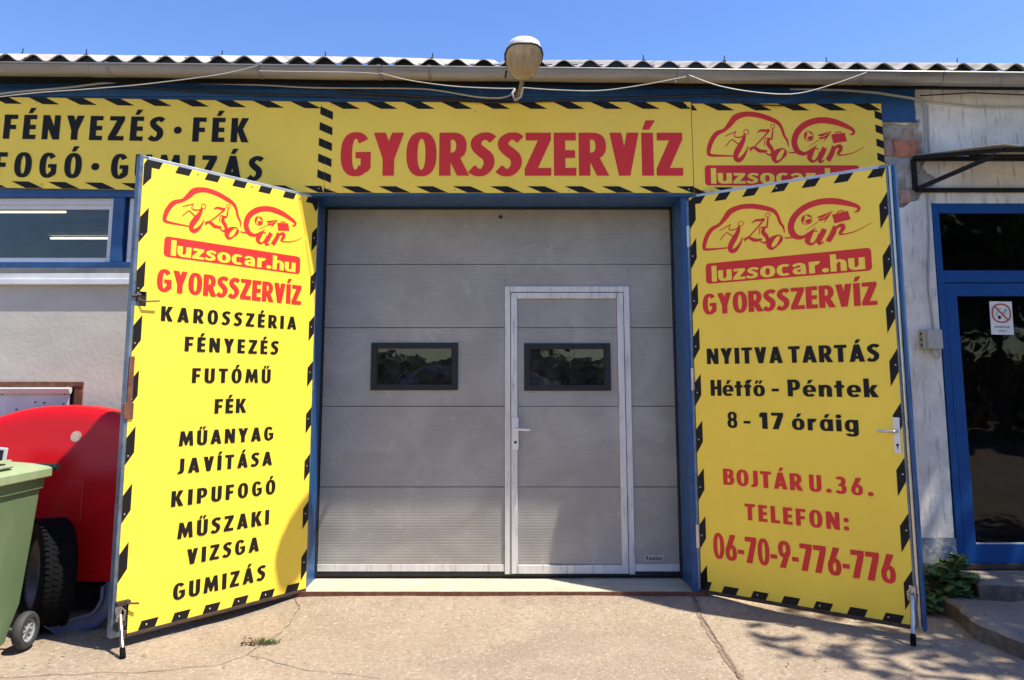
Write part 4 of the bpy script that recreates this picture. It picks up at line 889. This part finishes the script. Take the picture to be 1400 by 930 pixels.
for th in (0, .004):
    for j in (0, 1):
        for i in range(nn+1):
            f = i/nn; xa = cx0+.02+(5.2-cx0)*f; xb = pf.x-.07+(5.4-pf.x)*f
            y_ = -.01 if j == 0 else cy-.04; z_ = (cz1+.03 if j == 0 else cz+.022)+.006*sin(f*nn*.9)+th; vs.append(((xa if j == 0 else xb), y_, z_))
m_ = nn+1; fs = [(i, i+1, m_+i+1, m_+i) for i in range(nn)]+[(2*m_+i, 3*m_+i, 3*m_+i+1, 2*m_+i+1) for i in range(nn)]+[(m_+i, m_+i+1, 3*m_+i+1, 3*m_+i) for i in range(nn)]
fs += [(0, m_, 3*m_, 2*m_)]
mb.add(vs, fs); mb.build('roof_sheet', 'poly', cn, smooth=True)
# ------------------------------------------------------------ cables along the eave
def cable(pts, Y, r, m, label, name='cable'):
    P = [at(p[0], p[1], p[2] if len(p) > 2 else Y) for p in pts]; Q = []
    for i in range(len(P)-1):
        p0, p1, p2, p3 = P[max(i-1, 0)], P[i], P[i+1], P[min(i+2, len(P)-1)]
        for k in range(5):
            t_ = k/5; Q.append(.5*((2*p1)+(p2-p0)*t_+(2*p0-5*p1+4*p2-p3)*t_*t_+(3*p1-p0-3*p2+p3)*t_**3))
    Q.append(P[-1]); return tag(MB().tube(Q, r, 6).build(name, m, smooth=True), label, 'cable')
cable([(352, 90), (300, 102), (200, 115), (120, 122), (40, 128), (-60, 140)], -.30, .0036, 'cable_w', 'pale cable sloping down left from the gutter across the left board')
cable([(354, 97), (400, 98), (480, 99), (518, 101)], -.292, .0033, 'cable_w', 'pale cable lying along the gutter left of the centre')
cable([(520, 100), (560, 110), (620, 118), (680, 121), (704, 121)], -.30, .0036, 'cable_w', 'pale cable sagging under the gutter to the left of the lamp')
cable([(714, 120), (760, 123), (820, 124), (880, 116), (938, 105)], -.30, .0036, 'cable_w', 'pale cable sagging from the lamp to the gutter bracket on its right')
cable([(942, 103), (985, 118), (1040, 127), (1090, 128), (1140, 115), (1185, 99)], -.30, .0036, 'cable_w', 'pale cable in a deep sag under the gutter right of the sign centre')
cable([(705, 124), (690, 133), (655, 133), (600, 124), (560, 121), (430, 120), (350, 116), (200, 112), (120, 111)], -.06, .006, 'cable_w', 'grey cable under the gutter curling up to the lamp from the left')
cable([(-40, 134), (20, 126), (90, 120), (150, 113), (240, 109), (330, 112)], -.08, .008, 'conduit', 'thick grey cable bundle under the gutter at the far left')
cable([(-40, 130), (60, 124), (160, 118), (330, 128), (500, 132), (640, 139), (705, 140), (850, 134), (1000, 130), (1080, 132)], -.05, .006, 'cable_k', 'black cable strung under the whole gutter')
cable([(430, 114), (470, 125), (560, 131), (640, 136), (700, 136)], -.05, .007, 'cable_k', 'short black cable dipping under the gutter left of the lamp')
cable([(980, 129), (1020, 141), (1080, 144), (1120, 134), (1180, 128)], -.05, .005, 'cable_k', 'black cable sagging in front of the right board top')
cable([(-40, 79, .05), (118, 78, .05), (303, 80, .05), (445, 84, .05), (591, 88, .05), (700, 88, .05), (880, 89, .05), (990, 90, .05), (1130, 93, .05), (1308, 91, .05), (1450, 88, .05)], .05, .005, 'cable_v', 'thin violet wire strung over the roof crests', 'roof_wire')
# ------------------------------------------------------------ lamp
lp = empty('street_lamp', (.13, -.03, 3.60), 0, 'old street lamp head with white cap and amber ribbed lens above the gutter', 'lamp')
L0 = Vector(lp.location)
def loc(p): return Vector(p)-L0
arm = [(.115, -.03, 3.65), (.115, -.12, 3.62), (.13, -.28, 3.59), (.14, -.38, 3.605), (.145, -.46, 3.64)]
MB().tube([loc(p) for p in arm], [.013, .013, .014, .016, .018], 12).build('arm', 'galv', lp, smooth=True)
mb = MB(); mb.tube([loc((.115, -.03, 3.60)), loc((.115, -.03, 3.70))], .02, 10); mb.build('wall_clamp', 'galv2', lp, smooth=True)
# head: axis from neck (back, low) to front (high, towards viewer)
hb = Vector((.145, -.44, 3.650)); hf = Vector((.147, -.90, 3.672)); ax = (hf-hb).normalized(); side = Vector((1, 0, 0)); up = side.cross(ax).normalized()
if up.z < 0: up = -up
prof = [(-.02, .065, .0, .03), (.02, .082, .02, .045), (.11, .108, .035, .06), (.22, .126, .055, .062), (.31, .128, .068, .05), (.39, .112, .068, .03), (.435, .085, .05, .012), (.455, .045, .03, .002)]
def shellpart(sgn, hf_):
    vs = []; n = 16
    for (s, w_, ht_, hb_) in prof:
        for k in range(n+1):
            a = pi*k/n; c_, s_2 = cos(a), sin(a); h_ = hf_(s, ht_, hb_)
            vs.append(hb+ax*s+side*(.94*w_*math.copysign(abs(c_)**.8, c_))+up*(sgn*h_*abs(s_2)**.7)-L0)
    m = n+1; fs = [(i*m+k, i*m+k+1, (i+1)*m+k+1, (i+1)*m+k) for i in range(len(prof)-1) for k in range(n)]
    fs += [tuple(range(m)), tuple((len(prof)-1)*m+k for k in range(m))]
    mb = MB(); mb.add(vs, fs); return mb
shellpart(1, lambda s, t_, b_: t_+.012).build('cap', 'white', lp, smooth=True)
shellpart(-1, lambda s, t_, b_: b_*1.2).build('lens', 'diffuser', lp, smooth=True)
vs = [(hb+ax*s+side*w_*.97*sg-L0) for sg in (1,) for (s, w_, a_, b_) in prof]+[(hb+ax*s-side*w_*.97-L0) for (s, w_, a_, b_) in reversed(prof)]
MB().tube(vs+[vs[0]], .007, 6).build('rim', 'rubber_g', lp, smooth=True)
mb = MB(); mb.tube([hb-ax*.03-L0, hb+ax*.03-L0], [.035, .05], 12); mb.tube([hb+side*-.115+ax*.1-up*.02-L0, hb+side*-.118+ax*.0-up*.02-L0], .008, 8); mb.build('neck', 'rubber_g', lp, smooth=True)
mb = MB(); mb.tube([loc(at(704, 122, -.32)), loc(at(700, 128, -.34)), loc(at(704, 137, -.33)), loc(at(712, 133, -.36)), loc(at(715, 120, -.40))], .008, 8); mb.build('lamp_cable', 'cable_w', lp, smooth=True)

# ------------------------------------------------------------ wheelie bin
bn = empty('wheelie_bin', (-3.01, -1.22, 0), 0, 'faded green two wheeled rubbish bin at the left edge', 'bin')
def loft(secs, name, m, par, smooth=True, cap=True, rnd=.05, n=5):
    """secs: (z, x0, x1, y0, y1) rounded rectangles"""
    vs = []; cnt = 4*(n+1)
    for (z, x0, x1, y0, y1, *rr) in secs:
        r = rr[0] if rr else rnd
        for cx, cy_, a0 in ((x1-r, y1-r, 0), (x0+r, y1-r, 90), (x0+r, y0+r, 180), (x1-r, y0+r, 270)):
            for i in range(n+1): a = radians(a0+90*i/n); vs.append((cx+r*cos(a), cy_+r*sin(a), z))
    fs = [(j*cnt+k, j*cnt+(k+1) % cnt, (j+1)*cnt+(k+1) % cnt, (j+1)*cnt+k) for j in range(len(secs)-1) for k in range(cnt)]
    if cap: fs += [tuple(range(cnt))[::-1], tuple((len(secs)-1)*cnt+k for k in range(cnt))]
    mb = MB(); mb.add(vs, fs); return mb.build(name, m, par, smooth=smooth)
loft([(.05, -.22, .225, -.30, .13, .05), (.065, -.24, .243, -.32, .15), (.13, -.243, .250, -.325, .17), (.25, -.25, .258, -.335, .235), (.60, -.27, .278, -.365, .268), (.885, -.285, .293, -.385, .29), (.89, -.30, .308, -.40, .30), (.955, -.305, .312, -.405, .305)], 'body', 'green', bn)
mb = MB(); mb.box(.291, -.36, .80, .300, .25, .86); 
loft([(.952, -.325, .333, -.425, .315, .04), (.958, -.33, .338, -.43, .32, .04), (1.0, -.33, .338, -.43, .32, .04), (1.012, -.32, .326, -.42, .31, .05), (1.035, -.27, .28, -.36, .24, .06), (1.05, -.2, .21, -.28, .17, .06)], 'lid', 'green_lid', bn)
mb = MB(); 
for s in (-1, 1): mb.box(.12*s-.02, -.30, 1.028, .12*s+.02, .22, 1.056)
mb.build('lid_rib', 'green_lid', bn, bev=.006)
mb = MB(); mb.box(.19, -.15, 1.035, .31, -.03, 1.052); mb.build('lid_boss', 'green_lid', bn, bev=.01)
MB().box(.235, -.125, 1.050, .275, -.05, 1.060).build('lid_grip', 'hole', bn, bev=.004)
MB().tube([(-.33, .325, 1.005), (.352, .325, 1.005)], .022, 14).build('hinge_bar', 'gap', bn, smooth=True)
MB().tube([(-.2, .30, .92), (-.2, .37, .95), (.2, .37, .95), (.2, .30, .92)], .016, 10).build('handle', 'green', bn, smooth=True)
MB().tube([(-.3, .225, .102), (.31, .225, .102)], .012, 10).build('axle', 'galv2', bn, smooth=True)
for s in (-1, 1):
    c = (s*.29, .225, .102)
    wv = empty('wheel'); wv.parent = bn
    MB().lathe([(.062, -.022), (.07, -.028), (.092, -.026), (.100, -.015), (.102, 0), (.100, .015), (.092, .026), (.07, .028), (.062, .022)], c, (s, 0, 0), 32, True).build('tyre', 'rubber_g', wv, smooth=True)
    hb_ = MB(); hb_.lathe([(0, .018), (.018, .018), (.02, .01), (.02, -.01), (0, -.01)], c, (s, 0, 0), 18); hb_.lathe([(.05, .012), (.063, .018), (.065, 0), (.063, -.018), (.05, -.012)], c, (s, 0, 0), 28, True)
    for k in range(8):
        a = 2*pi*k/8; hb_.bar((c[0]+s*.008, c[1]+.015*cos(a), c[2]+.015*sin(a)), (c[0]+s*.008, c[1]+.055*cos(a), c[2]+.055*sin(a)), .01, .012)
    hb_.build('hub', 'hub', wv, smooth=True)
# ------------------------------------------------------------ red shell
rs = empty('red_shell', (-3.0, -.36, .31), 0, 'glossy red rounded plastic shell standing by the grey wall', 'shell')
def arch(R, n=40, ex=2.3, flat_=.0): return [(R*1.02*math.copysign(abs(cos(a))**(2/ex), cos(a)), R*abs(sin(a))**(2/ex)) for a in [pi*i/n for i in range(n+1)]]
tilt = .34
def rsp(x, z, d): return (x, -.24*(1-z/1.04)+d+.09, z)   # top leans back to the wall
secs = [(1.0, .0, .16), (1.0, .0, .03), (.985, .0, .008), (.96, .0, .0), (.90, .0, .002), (.86, .0, .010), (.0, .0, .012)]
mb = MB(); vs = []; n = 48
for (sc, o_, d) in secs:
    for (x_, z_) in arch(1.04*sc, n, 2.15): vs.append(rsp(x_, max(z_, .0)+(0 if sc > .9 else .0), d+.0))
m_ = n+1; mb.add(vs, [(j*m_+k, j*m_+k+1, (j+1)*m_+k+1, (j+1)*m_+k) for j in range(len(secs)-1) for k in range(n)])
mb.add([rsp(x_, z_, .16) for x_, z_ in arch(1.04, n, 2.15)], [tuple(range(n+1))])
o = mb.build('body', 'redshell', rs, smooth=True)
mb = MB(); mb.prism([(-1.06, -.06), (1.06, -.06), (1.06, .0), (-1.06, .0)], lambda x, z, d: (x, -.24+d+.09, z), .004, .15); mb.build('skirt', 'redshell', rs, bev=.01)
mb = MB(); P = [(-.62, .18), (.26, .18), (.22, .55), (-.55, .55)]; mb.prism(P, rsp, .009, .02); mb.build('raised_panel', 'redshell', rs, bev=.006)
mb = MB(); sc_ = at(90, 583, -.44)-Vector(rs.location); mb.prism([(sc_.x+.036*cos(2*pi*i/24), sc_.z-.075+.036*sin(2*pi*i/24)) for i in range(24)], rsp, .008, .014); mb.build('sticker', 'sticker', rs)
MB().box(-1.0, .10, -.29, 1.0, .2, -.02).build('shell_shade_box', 'blacksteel', rs)  # added black box standing in for the shade beneath the shell
mb = MB()
for xx in (-.6, .6): mb.box(xx-.02, .0, -.275, xx+.02, .04, -.05)
mb.build('leg', 'blacksteel', rs)
# ------------------------------------------------------------ loose wheel
def carwheel(name, loc_, axis, label, R=.325, W=.2):
    o = empty(name, loc_, 0, label, 'wheel'); ax_ = Vector(axis).normalized(); h = W/2
    MB().lathe([(.195, -h*.75), (.22, -h*.95), (.27, -h), (.305, -h*.88), (R-.003, -h*.7), (R, -h*.35), (R, h*.35), (R-.003, h*.7), (.305, h*.88), (.27, h), (.22, h*.95), (.195, h*.75)], (0, 0, 0), ax_, 48, True).build('tyre', 'rubber', o, smooth=True)
    u = Vector((0, 0, 1)); q_ = ax_.cross(u).normalized(); mb = MB()
    for k in range(60):
        a = 2*pi*k/60
        for s, ww in ((-.68, .03), (-.22, .035), (.22, .035), (.68, .03)):
            c = (q_*cos(a+.02*s)+u*sin(a+.02*s))*(R+.001)+ax_*(s*h); d = (q_*-sin(a)+u*cos(a))
            rad = (q_*cos(a)+u*sin(a)); mb.bar(c-d*.011-ax_*.004, c+d*.011+ax_*.004, ww, .005, up=rad)
    t_ = mb.build('tread_blocks', 'rubber', o); t_['kind'] = 'stuff'
    MB().lathe([(0, -.02), (.09, -.03), (.12, .0), (.17, .02), (.185, h*.6), (.2, h*.8), (.197, -h*.75), (.18, -h*.6)], (0, 0, 0), ax_, 32).build('rim', 'galv2', o, smooth=True)
    return o
carwheel('loose_wheel', (-2.83, -.62, .33), (-.74, -.66, .06), 'dark loose car wheel standing between the green bin and red shell', R=.325)
# ------------------------------------------------------------ wheel arch liner lying on the ground
al = MB(); vs = []; n = 22
for i in range(n+1):
    a = -.5+2.9*i/n
    for j, (rr, zz_) in enumerate(((.20, .0), (.20, .03), (.14, .05), (.125, .02), (.11, .02))):
        w_ = 1+.08*noise.noise(Vector((a*2, j*.2, 0)))
        vs.append((rr*w_*cos(a)*1.15, -.05+zz_*1.2+.02*sin(a*3), rr*w_*sin(a)+.0))
m_ = 5; al.add(vs, [(i*m_+j, i*m_+j+1, (i+1)*m_+j+1, (i+1)*m_+j) for i in range(n) for j in range(m_-1)])
o = al.build('wheel_arch_liner', 'blueplas', smooth=True); o.location = (-2.60, -.66, .20); o.rotation_euler = (radians(-15), radians(120), radians(15))
tag(o, 'blue grey plastic wheel arch liner lying in the shade by the loose wheel', 'car part')
mdf = o.modifiers.new('thickness', 'SOLIDIFY'); mdf.thickness = .006
gp = empty('grey_board', (-3.2, -.75, 0), 0, 'small grey board with pale edge behind the bin lid', 'board')
p0 = at(2, 614, -.75)
MB().box(-.30, 0, .0, .02+.0, .012, p0.z-.0).build('board', 'cable_k', gp); MB().box(-.30, -.003, p0.z+.0005, .034, .016, p0.z+.014).build('edging', 'white', gp); MB().box(.021, -.003, .1, .034, .016, p0.z).build('edging', 'white', gp)
gp.location.x = at(7, 614, -.75).x-.05-.09; gp.rotation_euler = (0, radians(6), 0)

# ------------------------------------------------------------ plants
def weed(loc_, label, n=34, R=.18, H=.26, size=.05, seed=0, leafm='weed'):
    r = random.Random(seed); o = empty('weed', loc_, 0, label, 'plant', 'weeds by the wall'); st = MB(); lf = MB()
    for i in range(n):
        a = r.uniform(0, 2*pi); d = R*sqrt(r.random()); h = H*(.35+.65*r.random())*(1-.4*d/R); p = Vector((d*cos(a), d*sin(a)*.8, h))
        st.tube([(p.x*.15, p.y*.15, 0), (p.x*.6, p.y*.6, h*.6), p], .0016, 4)
        for q in range(3):
            s = size*r.uniform(.6, 1.2); yaw = r.uniform(0, 2*pi); tl = r.uniform(-.7, .5); c = p+Vector((r.uniform(-.02, .02), r.uniform(-.02, .02), r.uniform(-.05, .01)))
            Mx = Matrix.Translation(c) @ Matrix.Rotation(yaw, 4, 'Z') @ Matrix.Rotation(tl, 4, 'X')
            pts = []; nl = 10
            for k in range(nl+1):
                aa = pi*2*k/nl*.9+pi*.1; rr = s*(.8+.28*abs(sin(aa*2.5))); pts.append(Mx @ Vector((rr*sin(aa)*.8, rr*-cos(aa)+s*.3, .12*s*cos(aa*3))))
            lf.add([Mx @ Vector((0, 0, .0))]+pts, [(0, k+1, k+2) for k in range(nl)])
    st.build('stem', 'weed', o, fix=False); x_ = lf.build('leaves', leafm, o, fix=False); x_['kind'] = 'stuff'
    return o
weed((3.02, -.17, .10), 'leafy green weed growing against the wall base, upper of the two', 40, .19, .30, .052, 1)
weed((2.78, -.22, .0), 'darker leafy weed beside the broken step, lower of the two', 40, .17, .20, .045, 2)
weed((3.0, -.3, .09), 'low leafy weed on the step edge between the other weeds', 18, .1, .12, .04, 5)
r = random.Random(4); tf = empty('grass_tuft', (-1.40, -.905, -.002), 0, 'small tuft of grass with dry leaves in the ground crack', 'plant'); mb = MB()
for i in range(110):
    a = r.uniform(0, 2*pi); d = .05*r.random(); h = r.uniform(.012, .040); b0 = Vector((.03+d*cos(a)*1.5, d*sin(a)*.7, 0)); t_ = b0+Vector((cos(a)*h*.8, sin(a)*h*.8, h)); w_ = .0022
    mb.add([b0+Vector((w_, 0, 0)), b0-Vector((w_, 0, 0)), (b0+t_)/2+Vector((-w_*.8, 0, .006)), (b0+t_)/2+Vector((w_*.8, 0, .006)), t_], [(0, 1, 2, 3), (3, 2, 4)])
x_ = mb.build('blades', 'grass', tf, fix=False); x_['kind'] = 'stuff'; mb = MB()
for i in range(26):
    c = Vector((r.uniform(-.11, .02), r.uniform(-.03, .03), r.uniform(.004, .03))); Mx = Matrix.Translation(c) @ Matrix.Rotation(r.uniform(0, 6), 4, 'Z') @ Matrix.Rotation(r.uniform(-.9, .9), 4, 'X'); s = r.uniform(.008, .02)
    mb.add([Mx @ Vector(v) for v in ((0, -s, 0), (s*.5, 0, s*.3), (0, s, 0), (-s*.5, 0, s*.3))], [(0, 1, 2, 3)])
x_ = mb.build('dry_leaves', 'dry', tf, fix=False); x_['kind'] = 'stuff'
# litter and grit on the ground
mb = MB(); r = random.Random(9)
for i in range(650):
    x_ = r.uniform(-3.2, 3.2); y_ = -.02-1.5*r.random()**1.5; s = r.uniform(.0015, .005)*(1.6 if r.random() < .05 else 1)
    a = r.uniform(0, 3); z_ = gh(x_, y_)-.003
    mb.add([(x_+s*cos(a), y_+s*sin(a), z_), (x_-s*sin(a), y_+s*cos(a), z_), (x_-s*cos(a), y_-s*sin(a), z_), (x_+s*sin(a), y_-s*cos(a), z_), (x_, y_, z_+s)], [(0, 1, 4), (1, 2, 4), (2, 3, 4), (3, 0, 4)])
tag(mb.build('grit', 'slab', fix=False), 'scattered grit and crumbs on the concrete', kind='stuff')

mb = MB(); r = random.Random(12)
for i in range(110):
    x_, y_, z0_ = (r.uniform(2.9, 3.9), r.uniform(-1.3, -.5), .107) if i < 25 else (r.uniform(3.2, 4.2), r.uniform(-.33, -.02), .204) if i < 40 else (r.uniform(1.5, 2.75), r.uniform(-1.5, -.4), .004) if i < 75 else (r.uniform(-3.1, -1.3), r.uniform(-1.3, -.2), .003)
    s_ = r.uniform(.006, .016); Mx = Matrix.Translation((x_, y_, z0_)) @ Matrix.Rotation(r.uniform(0, 6), 4, 'Z') @ Matrix.Rotation(r.uniform(-.35, .35), 4, 'X')
    mb.add([Mx @ Vector(v) for v in ((0, -s_, .002), (s_*.5, 0, s_*.35), (0, s_, .002), (-s_*.5, 0, s_*.3))], [(0, 1, 2), (0, 2, 3)])
tag(mb.build('fallen_leaves', 'dry', fix=False), 'small dry leaves scattered on the steps and concrete', kind='stuff')
# ------------------------------------------------------------ trees (one throws the dappled shade, others stand across the yard)
def tree(name, loc_, label, H, R, seed, n, zc, group=None, lsize=.085, sq=(1, 1, .8), sub=None):
    r = random.Random(seed); o = empty(name, loc_, 0, label, 'tree', group); tr = MB(); lv = MB()
    tr.tube([(0, 0, -.1), (.05, .03, H*.25), (-.04, .06, H*.5), (.03, 0, H*.8)], [.17, .14, .11, .04], 10)
    cl = []
    for i in range(26):
        a = r.uniform(0, 2*pi); e = r.uniform(-.5, 1.2); d = R*r.uniform(.35, .95)
        c = Vector((d*cos(a)*cos(e)*sq[0], d*sin(a)*cos(e)*sq[1], zc+d*sin(e)*sq[2])); cl.append((c, r.uniform(.28, .55)*R*.75))
        b0 = Vector((0, .02, H*r.uniform(.3, .6))); tr.tube([b0, b0.lerp(c, .5)+Vector((0, 0, .15)), c], [.05, .03, .008], 6)
    for i in range(n):
        c, cr = cl[r.randrange(len(cl))]; v = Vector((r.gauss(0, 1), r.gauss(0, 1), r.gauss(0, 1))).normalized()*cr*r.random()**.45
        p = c+v; s = lsize*r.uniform(.6, 1.3); Mx = Matrix.Translation(p) @ Matrix.Rotation(r.uniform(0, 6.3), 4, 'Z') @ Matrix.Rotation(r.uniform(-1., 1.), 4, 'X')
        lv.add([Mx @ Vector(q) for q in ((0, -s, 0), (s*.5, -s*.1, s*.12), (0, s, 0), (-s*.5, -s*.1, s*.12))], [(0, 1, 2), (0, 2, 3)])
    tr.build('trunk', 'orange', o, smooth=True); x_ = lv.build('crown', 'leaf', o, fix=False); x_['kind'] = 'stuff'
    return o
tree('leafy_tree', (7.3, -2.7, 0), 'leafy tree just outside the picture on the right, shading the steps', 6.5, 2.6, 11, 5200, 5.3, lsize=.10)
T0 = tree('yard_tree', (9, -15, 0), 'dense tree across the yard, nearest one on the right', 7, 3.2, 21, 9000, 4.3, 'trees across the yard', lsize=.27)
for i, (x_, y_, s_2, lb) in enumerate(((13.6, -15.5, 1.1, 'dense tree across the yard, second on the right'), (18, -17, 1.15, 'dense tree across the yard, rightmost of the row'), (1.5, -31, 1.1, 'dense tree far behind the hedge, straight behind the viewer'), (-14, -36, 1.15, 'dense tree far behind the hedge on the left'))):
    c = copy_tree(T0); c.location = (x_, y_, 0); c.scale = (s_2,)*3; c.rotation_euler.z = i*1.3; c['label'] = lb
hd = MB(); r = random.Random(8)
for i in range(14000):
    p = Vector((r.uniform(-30, 30), -19+r.uniform(-.7, .7), 0)); p.z = r.random()**.8*(2.3+1.5*(p.x > 4)+.5*noise.noise(Vector((p.x*.4, 0, 0)))); s = r.uniform(.12, .24)
    Mx = Matrix.Translation(p) @ Matrix.Rotation(r.uniform(0, 6.3), 4, 'Z') @ Matrix.Rotation(r.uniform(-1.2, 1.2), 4, 'X'); hd.add([Mx @ Vector(q) for q in ((0, -s, 0), (s*.6, 0, s*.1), (0, s, 0), (-s*.6, 0, s*.1))], [(0, 1, 2), (0, 2, 3)])
tag(hd.build('hedge', 'leaf', fix=False), 'unseen hedge added across the yard to darken the glass reflections', kind='stuff')  # added hedge, hides the bright horizon from the reflecting panes
tag(MB().box(-34, -21.4, -.2, 34, -21, 2.4).build('backing_wall', 'brick_d'), 'unseen brick wall added behind the hedge to darken the reflections', 'wall')  # added backing, stops sky showing through the hedge in reflections
# parked cars across the yard (they show as reflections in the glass)
def car(loc_, rz, m, label):
    o = empty('parked_car', loc_, rz, label, 'car', 'cars parked across the yard')
    prof_ = [(-2.1, .35), (-2.15, .6), (-2.05, .82), (-1.9, .90), (-1.35, .95), (-.75, 1.38), (-.2, 1.46), (.6, 1.44), (1.15, 1.30), (1.75, .98), (2.05, .92), (2.15, .7), (2.1, .35), (1.7, .25), (-1.7, .25)]
    vs = []; 
    for sy, k in ((-.84, 0), (-.72, 1), (.72, 1), (.84, 0)):
        for (x_, z_) in prof_:
            if k == 0 and z_ > .95: z_ = .95; x_ = x_*1.0
            vs.append((x_, sy, z_))
    n_ = len(prof_); mb = MB(); mb.add(vs, [(j*n_+i, j*n_+(i+1) % n_, (j+1)*n_+(i+1) % n_, (j+1)*n_+i) for j in range(3) for i in range(n_)]+[tuple(range(n_)), tuple(range(3*n_, 4*n_))])
    mb.build('body', m, o, smooth=True)
    for s in (-1, 1):
        g = MB(); g.add([(-1.15, s*.815, 1.0), (-.70, s*.765, 1.33), (.55, s*.765, 1.37), (1.35, s*.815, 1.0)], [(0, 1, 2, 3)]); g.build('side_window', 'glass_dark', o)
        for x_ in (-1.35, 1.35):
            w_ = empty('wheel'); w_.parent = o
            MB().lathe([(.2, -.09), (.29, -.1), (.31, -.06), (.31, .06), (.29, .1), (.2, .09)], (x_, s*.78, .31), (0, s, 0), 28, True).build('tyre', 'rubber', w_, smooth=True); MB().lathe([(0, .05), (.1, .06), (.18, .08), (.205, .09)], (x_, s*.78, .31), (0, s, 0), 20).build('rim', 'carsilver', w_, smooth=True)
        MB().box(-2.13, s*.5, .62, -2.06, s*.75, .76).build('headlight', 'white', o, bev=.01)
    g = MB(); g.add([(-1.30, -.70, 1.0), (-1.30, .70, 1.0), (-.78, .66, 1.372), (-.78, -.66, 1.372)], [(0, 1, 2, 3)]); g.build('windscreen', 'glass_dark', o)
    return o
CR = car((-.6, -9.2, 0), radians(8), 'carsilver', 'silver car parked across the yard behind the viewer')
CR.scale = (1.1, 1.1, 1.3)
car((5.2, -8.6, 0), radians(65), 'carpaint', 'dark blue car parked across the yard, to the right')
# ------------------------------------------------------------ render settings
S.render.engine = 'CYCLES'
